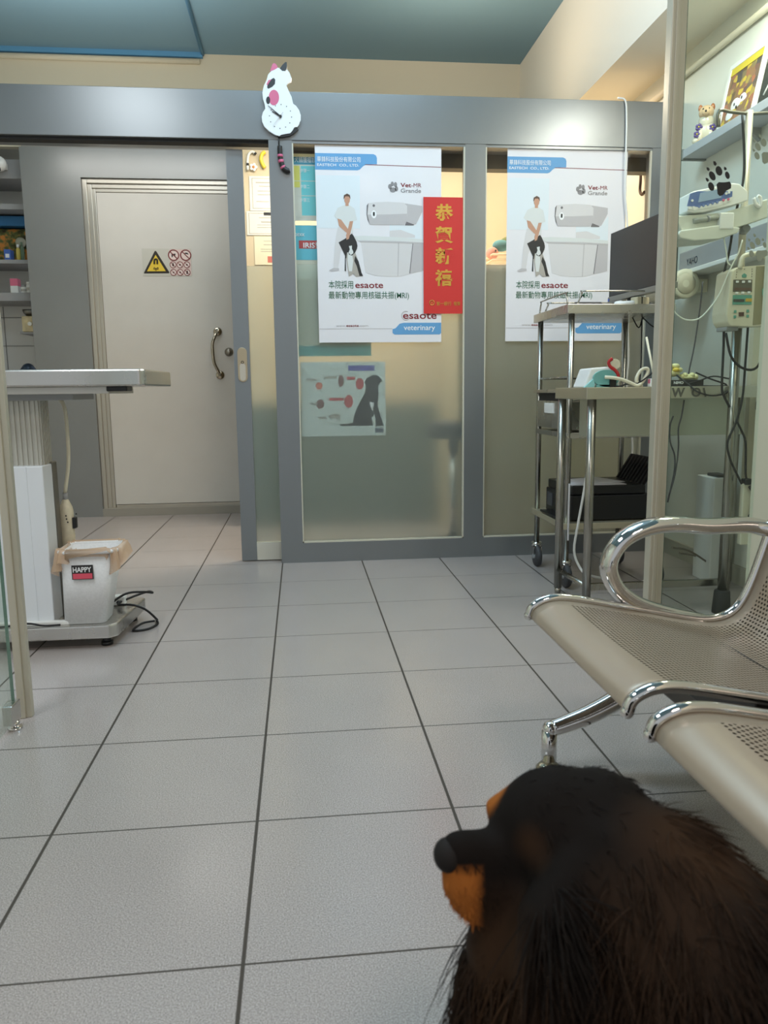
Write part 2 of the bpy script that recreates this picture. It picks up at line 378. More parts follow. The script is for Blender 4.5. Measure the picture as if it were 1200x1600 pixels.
# sliding door, parked behind the frame
d2 = sroot('door_2')
box('stile', (-0.206, 2.862, 0.006), (-0.129, 2.90, 1.984), grey_paint, d2)
box('bottom_rail', (-0.129, 2.864, 0.006), (0.09, 2.90, 0.095), mat('cream_rail', (205, 200, 186), 0.45), d2)
MB().box((-0.129, 2.878, 1.457), (0.09, 2.884, 1.984)).build('clear_pane', CLEAR, d2)
MB().box((-0.129, 2.878, 0.095), (0.09, 2.884, 1.457)).build('frosted_pane', FROST, d2)
def stadium(cx, cz, hw, hh, n=10):
    p = ring_pts((cx, cz+hh-hw), hw, n, 0, PI); return p+ring_pts((cx, cz-hh+hw), hw, n, PI, 2*PI)
ph = at(379, 570, 'Y', 2.86)
pl = MB().prism(stadium(ph.x, ph.z, 0.023, 0.083), 2.857, 2.863, 'XZ', 0.001).build('pull_handle', mat('brass_nickel', (196, 180, 150), 0.3, 1.0), d2)
MB().prism(stadium(ph.x, ph.z-0.035, 0.014, 0.042), 2.8555, 2.858, 'XZ').build('finger_recess', mat('recess_nickel', (222, 214, 194), 0.25, 1.0), d2)
MB().tube([(x, 2.856, z) for x, z in ring_pts((ph.x, ph.z+0.012), 0.006, 10)], 0.0016, n=6, closed=True, smooth=1).build('latch_ring', mat('dark_nickel', (80, 74, 64), 0.4, 1.0), d2)

# room behind the glass
struct(box('trim_inner_header', (0.06, 2.99, 1.952), (1.98, 3.06, 2.2), mat('inner_header_brown', (104, 98, 86), 0.6)))
struct(box('wall_consulting_room', (-0.25, 3.90, 0), (1.99, 3.96, 2.42), beige_wall))
struct(box('trim_low_reflection', (-0.25, 3.885, 0), (1.99, 3.90, 0.78), mat('grey_green_reflection_tone', (84, 100, 94), 0.6)))  # added panel: dark reflection in the lower panes put into its colour

# glass front of the waiting area: right fixed pane with post, left open glass door
w3 = sroot('window_2')
pp = MB(); pp.box((1.078, 0.985, 0), (1.106, 1.02, 3.07), 0.003); pp.box((1.104, 0.992, 0), (1.122, 1.013, 3.07), 0.002); pp.box((1.088, 0.980, 0), (1.096, 0.986, 3.07), 0.001)
pp.build('post', alu, w3)
MB().box((1.122, 0.998, 0.01), (1.386, 1.006, 3.07)).build('pane', clear_glass('green_pane', (0.92, 0.965, 0.93), 1.25), w3)
box('pane_edge', (1.1195, 0.994, 0.01), (1.1235, 0.998, 3.07), mat('green_glass_edge', (52, 92, 78), 0.15), w3)
box('bottom_channel', (1.122, 0.992, 0), (1.386, 1.012, 0.02), alu, w3)
t3 = MB(); t3.box((-0.662, 0.985, 0), (-0.642, 1.02, 3.07), 0.003); t3.box((-0.644, 0.992, 0), (-0.628, 1.013, 3.07), 0.002)
struct(t3.build('trim_left_post', alu))
d3 = sroot('door_3')
MB().box((-0.654, 0.10, 0.02), (-0.646, 0.93, 2.3)).build('pane', clear_glass('green_pane'), d3)
box('pane_edge', (-0.654, 0.93, 0.02), (-0.646, 0.932, 2.3), mat('pale_green_edge', (104, 136, 124), 0.2), d3)
pf = MB(); pf.box((-0.663, 0.885, 0.022), (-0.637, 0.945, 0.075), 0.003); pf.build('patch_fitting', steel, d3)
MB().cyl((-0.648, 0.925, 0.0), (-0.648, 0.925, 0.022), 0.011).cyl((-0.648, 0.925, 0), (-0.648, 0.925, 0.005), 0.018).build('pivot', chrome, d3)

# ================================================================== PRINTS ON THE PARTITION
GREYLT = mat('print_pale_grey', (214, 210, 210), 0.5); GREYMD = mat('print_mid_grey', (190, 185, 186), 0.5); GREYDK = mat('print_dark_grey', (112, 108, 110), 0.5)
PBLUE = mat('print_blue', (98, 158, 206), 0.5); PRED = mat('print_dark_red', (128, 22, 36), 0.5); PGREEN = mat('print_green', (26, 96, 66), 0.5)
PBLACK = mat('print_black', (40, 38, 38), 0.5); PSKIN = mat('print_skin', (196, 148, 122), 0.5); PTEXTG = mat('print_text_grey', (140, 136, 138), 0.5); PWHITE = mat('print_white', (240, 240, 240), 0.5)
PSHIRT = mat('print_shirt', (216, 218, 216), 0.5); PFUR = mat('print_fur', (172, 165, 156), 0.5); PHAIR = mat('print_hair', (92, 66, 52), 0.5); PPALEBLUE = mat('print_pale_blue', (222, 229, 234), 0.5)
def mri_poster(X0, Z1, Y0, label):
    W, H = 0.602, 0.908
    root = thing('mri_poster', label, 'poster', (X0+W/2, Y0, Z1-H), 0, 'large posters on the glass')
    def P(cx, cy):
        v = (cy-75)/983; xl = 418+22*v; xr = 1048-5*v
        return (X0+(cx-xl)/(xr-xl)*W, Z1-v*H)
    lay = [0]
    def poly(name, pts, m, k=1):
        y = Y0-0.0006*k
        return MB().prism([P(*p) for p in pts], y, y+0.0005, 'XZ').build(name, m, root)
    sh = MB().box((X0, Y0, Z1-H), (X0+W, Y0+0.0012, Z1)); sh.build('sheet', paper, root)
    poly('background_tint', [(425, 220), (640, 220), (640, 480), (430, 480)], PPALEBLUE)
    poly('header_band', [(419, 114), (708, 114), (720, 120), (725, 132), (725, 163), (672, 165), (658, 172), (640, 190), (628, 194), (420, 194)], PBLUE)
    poly('rule', [(665, 164), (1046, 170), (1046, 173), (665, 167)], PRED)
    poly('rule', [(441, 986), (800, 986), (800, 989), (441, 989)], GREYMD)
    p0 = P(430, 153); p1 = P(643, 153)
    hx = p1[0]-p0[0]
    text_fit('lettering', '華鋒科技股份有限公司', p0[0], p1[0], p0[1], 0.0185, Y0-0.0012, PWHITE, root, bold=0.0)
    a = P(430, 176); b = P(636, 176); text_fit('lettering', 'EASTECH  CO., LTD.', a[0], b[0], a[1], 0.0115, Y0-0.0012, PWHITE, root, bold=0.01)
    # paw emblem
    pw = MB()
    for (x, y, rx, ry) in ((789, 271, 9, 13), (801, 258, 8, 12), (817, 261, 8, 13), (822, 281, 8, 13), (804, 287, 16, 13)):
        c = P(x, y); pw.prism(ring_pts(c, rx/630*W, 16, rz=ry/983*H), Y0-0.0007, Y0-0.0002, 'XZ')
    pw.build('paw_emblem', PTEXTG, root)
    a = P(842, 272); b = P(895, 272); text_fit('lettering', 'Vet', a[0], b[0], a[1], 0.019, Y0-0.0007, PRED, root, bold=0.018)
    a = P(897, 272); b = P(946, 272); text_fit('lettering', '-MR', a[0], b[0], a[1], 0.019, Y0-0.0007, PRED, root)
    a = P(843, 299); b = P(945, 299); text_fit('lettering', 'Grande', a[0], b[0], a[1], 0.019, Y0-0.0007, PTEXTG, root, bold=0.012)
    # scanner  (coordinates of the print, scale 6 per pixel of the enlarged view)
    def Q(zx, zy):
        return (500-360+zx/6)*3.158, (280-200+zy/6)*3.158
    def qp(name, pts, m, k=1): return poly(name, [Q(*p) for p in pts], m, k)
    k = 1.5
    qp('scanner_arm', [(800, 190), (965, 212), (965, 268), (905, 385), (800, 395)], GREYMD, k)
    qp('scanner_column', [(655, 398), (900, 395), (965, 300), (975, 300), (975, 560), (655, 560)], PPALEBLUE, 1.2)
    qp('scanner_column_shade', [(655, 450), (760, 440), (895, 490), (895, 515), (655, 515)], GREYLT, 1.8)
    qp('scanner_head', [(440, 215), (456, 192), (520, 184), (640, 177), (790, 184), (822, 215), (822, 330), (792, 396), (470, 394), (448, 350), (438, 300)], GREYLT, 2.2)
    qp('scanner_head_lower', [(440, 300), (620, 297), (820, 287), (822, 330), (792, 396), (470, 394), (448, 350)], GREYMD, 2.5)
    qp('scanner_edge', [(440, 215), (456, 192), (446, 300), (470, 394), (448, 350), (438, 300)], GREYDK, 2.8)
    qp('scanner_gap', [(800, 398), (815, 362), (890, 390), (880, 398)], GREYDK, 2.8)
    c = P(*Q(507, 297)); MB().prism(ring_pts(c, 0.0125, 20, rz=0.018), Y0-0.002, Y0-0.0017, 'XZ').build('scanner_dial', PWHITE, root)
    qp('scanner_display', [(498, 275), (516, 275), (516, 312), (498, 312)], PBLACK, 3.6)
    c = P(*Q(506, 215)); MB().prism(ring_pts(c, 0.006, 14), Y0-0.002, Y0-0.0017, 'XZ').build('scanner_badge', GREYDK, root)
    qp('scanner_base', [(382, 552), (975, 566), (978, 830), (845, 860), (760, 886), (650, 888), (520, 880), (428, 850)], GREYLT, 1.6)
    qp('scanner_base_side', [(872, 572), (978, 572), (978, 826), (845, 858)], GREYMD, 2.2)
    qp('scanner_base_seam', [(872, 570), (878, 570), (848, 858), (840, 858)], GREYDK, 2.6)
    qp('scanner_base_panel', [(735, 560), (745, 560), (735, 886), (728, 886)], GREYMD, 2.4)
    qp('scanner_table', [(285, 505), (420, 500), (740, 510), (978, 530), (978, 572), (730, 566), (380, 560), (330, 532)], PSHIRT, 2.6)
    qp('scanner_table_edge', [(380, 560), (730, 566), (978, 572), (978, 560), (730, 548), (360, 545)], GREYMD, 3.0)
    # woman and dog of the print
    qp('printed_trousers', [(170, 420), (310, 420), (312, 490), (300, 530), (225, 560), (190, 670), (172, 810), (128, 810), (140, 600), (155, 490)], GREYLT, 2.0)
    qp('printed_shoe', [(85, 832), (128, 806), (178, 810), (180, 832), (110, 842)], GREYMD, 2.4)
    qp('printed_shirt', [(225, 215), (280, 215), (325, 245), (348, 352), (312, 365), (306, 470), (262, 475), (185, 420), (165, 345), (133, 318), (168, 240)], PSHIRT, 2.6)
    qp('printed_arm', [(165, 340), (200, 350), (265, 440), (255, 475), (240, 465), (180, 410)], PSKIN, 3.2)
    qp('printed_arm', [(280, 365), (312, 362), (298, 430), (272, 530), (250, 540), (245, 500), (262, 440)], PSKIN, 3.4)
    qp('printed_face', [(230, 150), (240, 128), (270, 128), (284, 150), (280, 180), (270, 200), (270, 222), (240, 222), (240, 196), (230, 176)], PSKIN, 3.2)
    qp('printed_hair', [(222, 160), (226, 122), (255, 106), (282, 120), (288, 156), (284, 150), (270, 132), (240, 132), (230, 150)], PHAIR, 3.6)
    qp('printed_dark_folder', [(175, 565), (235, 530), (300, 480), (315, 500), (345, 560), (352, 600), (330, 660), (262, 690), (242, 720), (245, 840), (232, 835), (236, 690)], PBLACK, 3.0)
    qp('printed_dog_body', [(255, 660), (330, 660), (360, 740), (385, 830), (392, 880), (340, 890), (310, 860), (270, 890), (262, 830), (246, 720)], PFUR, 3.8)
    qp('printed_dog_back', [(330, 690), (362, 745), (388, 850), (404, 884), (370, 884), (345, 790), (322, 740)], PBLACK, 4.2)
    qp('printed_dog_chest', [(262, 660), (300, 660), (312, 740), (300, 840), (272, 840), (258, 740)], PSHIRT, 4.2)
    qp('printed_dog_head', [(262, 600), (300, 592), (335, 600), (350, 580), (348, 620), (330, 660), (300, 690), (272, 680), (260, 640)], PBLACK, 4.4)
    qp('printed_dog_muzzle', [(272, 600), (300, 594), (300, 625), (312, 650), (312, 668), (290, 684), (268, 664), (280, 630)], PSHIRT, 4.8)
    # slogans
    a = P(486, 778); b = P(606, 778); text_fit('lettering', '本院採用', a[0], b[0], a[1], 0.029, Y0-0.0007, PGREEN, root, bold=0.002)
    a = P(616, 778); b = P(754, 778); text_fit('lettering', 'esaote', a[0], b[0], a[1], 0.030, Y0-0.0007, PRED, root, bold=0.012)
    a = P(486, 830); b = P(882, 830); text_fit('lettering', '最新動物專用核磁共振(MRI)', a[0], b[0], a[1], 0.027, Y0-0.0007, PGREEN, root, bold=0.002)
    a = P(522, 977); b = P(570, 977); text_fit('lettering', 'www.', a[0], b[0], a[1], 0.0125, Y0-0.0007, GREYMD, root)
    a = P(572, 977); b = P(633, 977); text_fit('lettering', 'esaote', a[0], b[0], a[1], 0.0125, Y0-0.0007, PRED, root, bold=0.01)
    a = P(635, 977); b = P(680, 977); text_fit('lettering', '.com', a[0], b[0], a[1], 0.0125, Y0-0.0007, GREYMD, root)
    a = P(852, 936); b = P(1020, 936); text_fit('lettering', 'esaote', a[0], b[0], a[1], 0.035, Y0-0.0007, PRED, root, bold=0.012)
    c = P(866, 920); MB().tube([(x, Y0-0.0007, z) for x, z in ring_pts(c, 0.021, 20, PI*0.35, PI*1.75)], 0.0014, n=6, smooth=1).build('logo_arc', GREYMD, root)
    poly('footer_band', [(800, 990), (815, 985), (835, 962), (855, 957), (1043, 957), (1043, 1010), (1035, 1018), (810, 1018), (800, 1010)], PBLUE)
    a = P(856, 995); b = P(1012, 995); text_fit('lettering', 'veterinary', a[0], b[0], a[1], 0.026, Y0-0.0012, PWHITE, root, bold=0.006)
    return root
mri_poster(0.2105, 1.996, 2.810, 'large white scanner poster on the middle glass pane, partly under a red banner')
mri_poster(1.136, 1.998, 2.810, 'large white scanner poster on the right glass pane, partly behind the steel trolley')

rb = thing('red_greeting_banner', 'red paper new year banner with gold characters overlapping a white poster', 'banner', (0.821, 2.803, 1.224))
box('sheet', (0.724, 2.803, 1.224), (0.917, 2.8042, 1.769), red_paper, rb)
for i, (ch, cy) in enumerate((('恭', 332), ('賀', 367), ('新', 400), ('禧', 434))):
    c = at(694, cy, 'Y', 2.803)
    mb = text_bm(MB(), ch, 0.098, (0, 0, 0), bold=0.03)
    xs = [v.co.x for v in mb.bm.verts]; zs = [v.co.z for v in mb.bm.verts]
    T = Matrix.Translation((c.x, 2.8022, c.z)) @ Matrix.Diagonal((0.088/(max(xs)-min(xs)), 1, 0.078/(max(zs)-min(zs)), 1)) @ Matrix.Translation((-(min(xs)+max(xs))/2, 0, -(min(zs)+max(zs))/2))
    bmesh.ops.transform(mb.bm, matrix=T, verts=mb.bm.verts); mb.build('gold_character', gold, rb)
c = at(675, 473, 'Y', 2.803)
MB().tube([(x, 2.8022, z) for x, z in ring_pts((c.x, c.z), 0.0115, 20)], 0.002, n=6, closed=True, smooth=1).build('emblem_ring', gold, rb)
MB().prism(ring_pts((c.x, c.z), 0.004, 4), 2.8018, 2.8025, 'XZ').build('emblem_centre', gold, rb)
a = at(682, 477, 'Y', 2.803); b = at(705, 477, 'Y', 2.803); text_fit('lettering', '第一銀行', a.x, b.x, a.z, 0.015, 2.8022, gold, rb)
a = at(709, 477, 'Y', 2.803); b = at(719, 477, 'Y', 2.803); text_fit('lettering', '敬賀', a.x, b.x, a.z, 0.015, 2.8022, gold, rb)

# ------------------------------------------------------------------ cat clock
YC = 2.775
def CK(cx, cy):
    p = at(380+cx/7.617, 80+cy/7.617, 'Y', YC); return (p.x, p.z)
ck = thing('cat_wall_clock', 'white cat-shaped wall clock with pink and black patches on the grey header', 'clock', (at(440, 180, 'Y', YC).x, YC, at(440, 213, 'Y', YC).z))
outline = [(330, 240), (355, 215), (410, 195), (440, 205), (500, 240), (520, 215), (550, 255), (575, 320), (570, 360), (530, 380), (512, 405), (540, 470), (575, 540), (595, 625), (630, 650), (665, 700), (685, 760), (685, 815), (665, 870), (645, 900), (610, 905), (585, 945), (560, 975), (500, 985), (450, 995), (430, 1010), (370, 990), (300, 945), (250, 895), (225, 835), (220, 780), (235, 725), (262, 685), (255, 630), (235, 565), (228, 490), (245, 410), (280, 340), (295, 280)]
MB().prism([CK(*p) for p in outline], YC, 2.788, 'XZ').build('clock_body', mat('glossy_white', (240, 241, 242), 0.3), ck)
PKP = mat('clock_pink', (214, 104, 138), 0.4); BKP = mat('clock_black', (30, 28, 28), 0.4)
MB().prism([CK(*p) for p in [(318, 240), (335, 190), (350, 150), (372, 142), (395, 160), (412, 195), (370, 222)]], YC-0.001, 2.786, 'XZ').build('ear', PKP, ck)
MB().prism([CK(*p) for p in [(435, 205), (465, 165), (500, 130), (518, 132), (522, 180), (515, 215), (495, 235), (465, 235)]], YC-0.001, 2.786, 'XZ').build('ear', BKP, ck)
MB().prism([CK(*p) for p in [(277, 395), (300, 345), (335, 335), (325, 380), (290, 410)]], YC-0.0005, YC+0.001, 'XZ').build('patch', PKP, ck)
MB().prism([CK(*p) for p in [(288, 410), (305, 380), (340, 330), (365, 318), (382, 340), (378, 390), (345, 425), (300, 447), (286, 435)]], YC-0.001, YC+0.001, 'XZ').build('patch', BKP, ck)
MB().prism([CK(365+62*math.cos(t*PI/14), 552+92*math.sin(t*PI/14)) for t in range(28)], YC-0.001, YC+0.001, 'XZ').build('patch', PKP, ck)
MB().prism([CK(297+24*math.cos(t*PI/10), 585+45*math.sin(t*PI/10)) for t in range(20)], YC-0.0015, YC+0.001, 'XZ').build('patch', BKP, ck)
hm = MB()
for t in range(12):
    c = CK(444+132*math.cos(t*PI/6+0.05), 777+142*math.sin(t*PI/6+0.05)); hm.prism(ring_pts(c, 0.0022, 8), YC-0.001, YC+0.001, 'XZ')
hm.build('dial_pattern', BKP, ck)
def hand(name, x0, y0, x1, y1, w, y, m):
    a = Vector(CK(x0, y0)); b = Vector(CK(x1, y1)); d = (b-a).normalized(); n = Vector((-d.y, d.x))*w
    MB().prism([tuple(a+n), tuple(b+n*0.4), tuple(b-n*0.4), tuple(a-n)], y-0.001, y, 'XZ').build(name, m, ck)
hand('minute_hand', 444, 777, 295, 650, 0.0026, YC-0.004, BKP); hand('hour_hand', 444, 777, 345, 718, 0.004, YC-0.0025, BKP); hand('second_hand', 475, 730, 355, 892, 0.0011, YC-0.006, GREYMD)
c = CK(444, 779); MB().cyl((c[0], YC-0.008, c[1]), (c[0], YC, c[1]), 0.006).build('hand_hub', BKP, ck)
c0 = CK(444, 1000); bs = MB(); bs.prism([CK(*p) for p in [(380, 985), (640, 905), (655, 925), (620, 960), (560, 1000), (470, 1018), (420, 1015)]], YC+0.004, 2.794, 'XZ'); bs.build('clock_backing', BKP, ck)
def T3(cx, cy, y=2.782): p = CK(cx, cy); return (p[0], y, p[1])
tl = MB().tube([T3(435, 1125), T3(437, 1200), T3(445, 1280), T3(462, 1350), T3(490, 1395), T3(530, 1418), T3(552, 1412)], [0.011, 0.011, 0.0115, 0.012, 0.0125, 0.0125, 0.010], n=14, smooth=4)
tail = tl.build('tail_pendulum', BKP, ck)
for (x0, y0, x1, y1) in ((440, 1225, 441, 1255), (447, 1288, 453, 1322), (468, 1366, 480, 1388)):
    MB().cyl(T3(x0, y0), T3(x1, y1), 0.0128).build('tail_stripe', PKP, tail)
MB().tube([T3(424, 1015, 2.785), T3(424, 1110, 2.783)], 0.003, n=8).build('tail_rod', BKP, ck)

# white cable over the header
pts = [(965, 153, 2.79), (977, 157, 2.785), (979, 185, 2.785), (978, 240, 2.786), (977, 300, 2.788), (980, 345, 2.79), (981, 420, 2.79), (980, 520, 2.79)]
tag(MB().tube([at(x, y, 'Y', yy) for x, y, yy in pts], 0.0045, n=8).build('hanging_cable', white_pl), 'thin white cable hanging over the grey header down the right pane', 'cable')

# ------------------------------------------------------------------ behind the glass
YW = 3.897
def sheet(name, px0, py0, px1, py1, label, cat, m=None, group=None, Y=YW, zb=None):
    a = at(px0, py0, 'Y', Y); b = at(px1, py1, 'Y', Y)
    r = thing(name, label, cat, ((a.x+b.x)/2, Y, b.z), 0, group)
    MB().box((a.x, Y-0.0015, b.z), (b.x, Y, a.z)).build('sheet', m or paper_pl, r)
    return r, a, b, Y-0.0018
def bars(r, name, a, b, y, rows, m):
    """rows of printed lines: (x0, x1, z0, z1) as fractions"""
    mb = MB()
    for (x0, x1, z0, z1) in rows:
        mb.box((a.x+(b.x-a.x)*x0, y-0.0004, a.z+(b.z-a.z)*z1), (a.x+(b.x-a.x)*x1, y+0.0002, a.z+(b.z-a.z)*z0))
    return mb.build(name, m, r)
INK = mat('faded_ink', (172, 168, 158), 0.7); INKR = mat('stamp_red', (196, 110, 96), 0.7)
cg = 'certificates behind the sliding pane'
r, a, b, y = sheet('certificate', 389, 275, 441, 330, 'upper framed-border certificate on the wall behind the narrow glass strip', 'certificate', None, cg)
bars(r, 'print', a, b, y, [(0.08, 0.94, 0.06, 0.075), (0.08, 0.94, 0.92, 0.935), (0.08, 0.10, 0.06, 0.93), (0.2, 0.8, 0.17, 0.2), (0.3, 0.7, 0.28, 0.3), (0.25, 0.8, 0.42, 0.44), (0.25, 0.8, 0.52, 0.54), (0.2, 0.6, 0.72, 0.74)], INK)
r, a, b, y = sheet('certificate', 385, 330, 450, 368, 'middle certificate with a small dark crest behind the narrow glass strip', 'certificate', None, cg)
bars(r, 'print', a, b, y, [(0.05, 0.95, 0.07, 0.09), (0.05, 0.95, 0.92, 0.94), (0.05, 0.065, 0.07, 0.94), (0.3, 0.75, 0.25, 0.28), (0.35, 0.7, 0.42, 0.47), (0.25, 0.8, 0.56, 0.58), (0.25, 0.6, 0.66, 0.68)], INK)
bars(r, 'crest', a, b, y, [(0.42, 0.6, 0.04, 0.17)], PBLACK)
r, a, b, y = sheet('certificate', 397, 369, 446, 414, 'lower certificate with a red stamp behind the narrow glass strip', 'certificate', mat('ivory_paper', (226, 218, 190), 0.7), cg)
bars(r, 'print', a, b, y, [(0.3, 0.8, 0.16, 0.18), (0.3, 0.75, 0.28, 0.31), (0.2, 0.8, 0.44, 0.46), (0.2, 0.8, 0.52, 0.54)], INK)
bars(r, 'stamp', a, b, y, [(0.42, 0.66, 0.70, 0.92)], INKR)
# small keepsakes pinned above the certificates
def wp(x, y, Y=3.885): return at(x, y, 'Y', Y)
k = thing('dog_collar', 'white collar with dark tips pinned on the wall above the certificates', 'collar', wp(387, 266))
MB().tube([wp(387, 266), wp(387, 250), wp(389, 241), wp(394, 237), wp(399, 240)], 0.007, n=8).build('strap', white_pl, k)
MB().cyl(wp(387, 259), wp(387, 255), 0.0078).build('dark_clip', PBLACK, k); MB().cyl(wp(398, 239), wp(400, 241), 0.0078).build('dark_clip', PBLACK, k)
tag(MB().tube([wp(414, 237), wp(409, 242), wp(408, 250), wp(411, 258), wp(414, 262)], 0.011, n=8).build('yellow_strap', yellow_pl), 'short yellow strap pinned on the wall beside the white collar', 'strap')
fl0 = thing('flower_sticker', 'small orange and white flower sticker below the yellow strap', 'sticker', wp(396, 264))
c = wp(396, 261)
m_ = MB()
for t in range(5): m_.ell((c.x+0.014*math.cos(t*1.256), c.y, c.z+0.014*math.sin(t*1.256)), (0.010, 0.003, 0.010), u=10, v=6)
m_.build('petals', white_pl, fl0); MB().ell((c.x, c.y-0.004, c.z), (0.008, 0.003, 0.008), u=10, v=6).build('centre', mat('orange_pl', (214, 130, 60), 0.5), fl0)

# charts behind the middle pane
r, a, b, y = sheet('wall_chart', 456, 240, 560, 346, 'teal and yellow printed chart hanging behind the glass left of the middle poster', 'chart', mat('chart_grey', (222, 218, 204), 0.6), None, 2.868)
bars(r, 'top_edge', a, b, y, [(0, 1, 0, 0.045)], mat('chart_cream', (236, 222, 170), 0.6))
bars(r, 'title_band', a, b, y, [(0, 1, 0.05, 0.16)], mat('chart_teal_dark', (76, 150, 172), 0.6))
bars(r, 'column', a, b, y, [(0, 0.11, 0.18, 0.5)], mat('chart_yellow', (232, 222, 110), 0.6))
bars(r, 'column', a, b, y, [(0.13, 0.37, 0.18, 0.92)], mat('chart_teal', (116, 206, 210), 0.6))
bars(r, 'rule', a, b, y-0.0006, [(0, 1, 0.40, 0.41), (0, 1, 0.62, 0.63), (0, 1, 0.94, 0.95)], paper_pl)
p0 = wp(460, 253, y); p1 = wp(520, 253, y); text_fit('lettering', '犬貓腫瘤診斷與治療', p0.x, p1.x, p0.z, 0.020, y-0.0006, PWHITE, r)
for cy_, s_ in ((269, '步驟一'), (294, '步驟二'), (315, '步驟三')):
    p0 = wp(469, cy_, y); p1 = wp(484, cy_, y); text_fit('lettering', s_, p0.x, p1.x, p0.z, 0.014, y-0.0008, PWHITE, r)
r, a, b, y = sheet('wall_poster', 458, 352, 580, 556, 'tall teal poster with a red title capsule left of and behind the middle poster', 'poster', mat('poster_cream', (220, 216, 196), 0.6), None, 2.872)
bars(r, 'teal_band', a, b, y, [(0, 1, 0, 0.26)], mat('chart_teal2', (104, 198, 216), 0.6))
bars(r, 'teal_footer', a, b, y, [(0, 1, 0.92, 1)], mat('chart_teal3', (70, 176, 178), 0.6))
c0 = wp(467, 382, y-0.001); c1 = wp(530, 382, y-0.001)
MB().box((c0.x, y-0.001, c0.z-0.019), (c1.x, y, c0.z+0.019), 0.0).build('red_capsule', mat('poster_red', (196, 72, 70), 0.6), r)
p0 = wp(474, 387, y); p1 = wp(492, 387, y); text_fit('lettering', 'IRIS', p0.x, p1.x, p0.z, 0.024, y-0.0016, PWHITE, r, bold=0.02)
p0 = wp(493, 387, y); p1 = wp(516, 387, y); text_fit('lettering', '慢性腎病', p0.x, p1.x, p0.z, 0.024, y-0.0016, PWHITE, r, bold=0.01)
p0 = wp(459, 369, y); p1 = wp(476, 369, y); text_fit('lettering', 'IDEXX', p0.x, p1.x, p0.z, 0.014, y-0.0016, PWHITE, r, bold=0.02)

# dog anatomy sheet behind the frosted glass
YD = 2.8300
r, a, b, y = sheet('dog_chart', 469, 566, 603, 680, 'pale sheet with a black seated dog, blurred behind the frosted pane', 'chart', mat('chart_white', (236, 240, 242), 0.5), None, YD)
y = YD-0.0022
def DP(cx, cy): p = at(380+cx/3.158, 520+cy/3.158, 'Y', YD); return (p.x, p.z)
MB().prism([DP(*p) for p in [(610, 225), (640, 208), (665, 212), (686, 235), (676, 248), (664, 262), (668, 300), (662, 360), (680, 420), (694, 458), (655, 460), (650, 400), (632, 420), (640, 458), (480, 460), (476, 452), (540, 445), (550, 400), (578, 335), (600, 300), (606, 262), (598, 242)]], y, y+0.0005, 'XZ').build('dog_silhouette', PBLACK, r)
MB().prism([DP(*p) for p in [(622, 340), (646, 345), (640, 385), (632, 378)]], y-0.0006, y, 'XZ').build('chest_patch', PWHITE, r)
bars(r, 'title_band', a, b, y, [(0.56, 0.87, 0.05, 0.12)], mat('chart_violet', (96, 92, 168), 0.6))
bars(r, 'text_block', a, b, y, [(0.06, 0.2, 0.22, 0.25), (0.28, 0.42, 0.19, 0.22), (0.1, 0.2, 0.55, 0.57)], INK)
bars(r, 'red_heading', a, b, y, [(0.33, 0.5, 0.48, 0.52), (0.54, 0.64, 0.2, 0.24)], mat('chart_red', (190, 84, 84), 0.6))
for (cx, cy, rx, ry, m_) in ((374, 262, 18, 18, 'chart_orange'), (482, 238, 14, 30, 'chart_brown'), (575, 252, 20, 28, 'chart_red2'), (520, 338, 22, 32, 'chart_red2'), (380, 352, 20, 24, 'chart_brown')):
    mm = mat(m_, {'chart_orange': (206, 120, 96), 'chart_brown': (134, 96, 90), 'chart_red2': (196, 88, 86)}[m_], 0.6)
    MB().prism([DP(cx+rx*math.cos(t*PI/8), cy+ry*math.sin(t*PI/8)) for t in range(16)], y, y+0.0005, 'XZ').build('organ_drawing', mm, r)
MB().prism([DP(*p) for p in [(420, 408), (450, 395), (480, 405), (478, 432), (465, 436), (455, 420), (430, 425)]], y, y+0.0005, 'XZ').build('bone_drawing', INK, r)
MB().prism([DP(*p) for p in [(370, 415), (410, 412), (412, 428), (372, 426)]], y, y+0.0005, 'XZ').build('bone_drawing', INK, r)
bars(r, 'corner_logo', a, b, y, [(0.87, 0.97, 0.90, 0.96)], mat('chart_slate', (96, 104, 116), 0.6))

# counter with a basket of toys behind the right pane
cb = thing('counter_cabinet', 'cream counter inside the room behind the right glass pane', 'counter', (1.45, 3.45, 0))
zc = at(780, 414, 'Y', 3.2).z
box('body', (0.98, 3.22, 0), (1.97, 3.88, zc-0.03), mat('counter_front', (196, 182, 150), 0.6), cb)
box('worktop', (0.96, 3.19, zc-0.03), (1.98, 3.89, zc), mat('cream_top', (232, 222, 200), 0.4), cb)
def tp(x, y, Y=3.30): return at(x, y, 'Y', Y)
bk = thing('toy_basket', 'white slatted basket of toys seen left of the right poster', 'basket', (tp(790, 412).x, 3.36, zc))
bx0 = tp(768, 412).x; bx1 = tp(830, 412).x; bz = zc
MB().box((bx0, 3.28, bz), (bx1, 3.46, bz+0.006), 0.002).build('bottom', white_pl, bk)
for i in range(3):
    z = bz+0.012+i*0.028
    MB().tube([(bx0, 3.28, z), (bx1, 3.28, z), (bx1, 3.46, z), (bx0, 3.46, z)], 0.006, n=6, closed=True, smooth=1).build('rim_slat', mat('basket_cream', (226, 206, 176), 0.5), bk)
c = tp(783, 384, 3.36)
ty = thing('plush_toy', 'teal plush fish lying on top of the toy basket', 'toy', (c.x, c.y, c.z-0.04))
MB().ell(c, (0.05, 0.03, 0.032)).build('body', mat('teal_plush', (96, 150, 158), 0.9), ty)
MB().prism([(c.x+0.03, c.z), (c.x+0.075, c.z+0.035), (c.x+0.07, c.z-0.01)], c.y-0.01, c.y+0.01, 'XZ').build('tail', mat('teal_plush', (96, 150, 158), 0.9), ty)
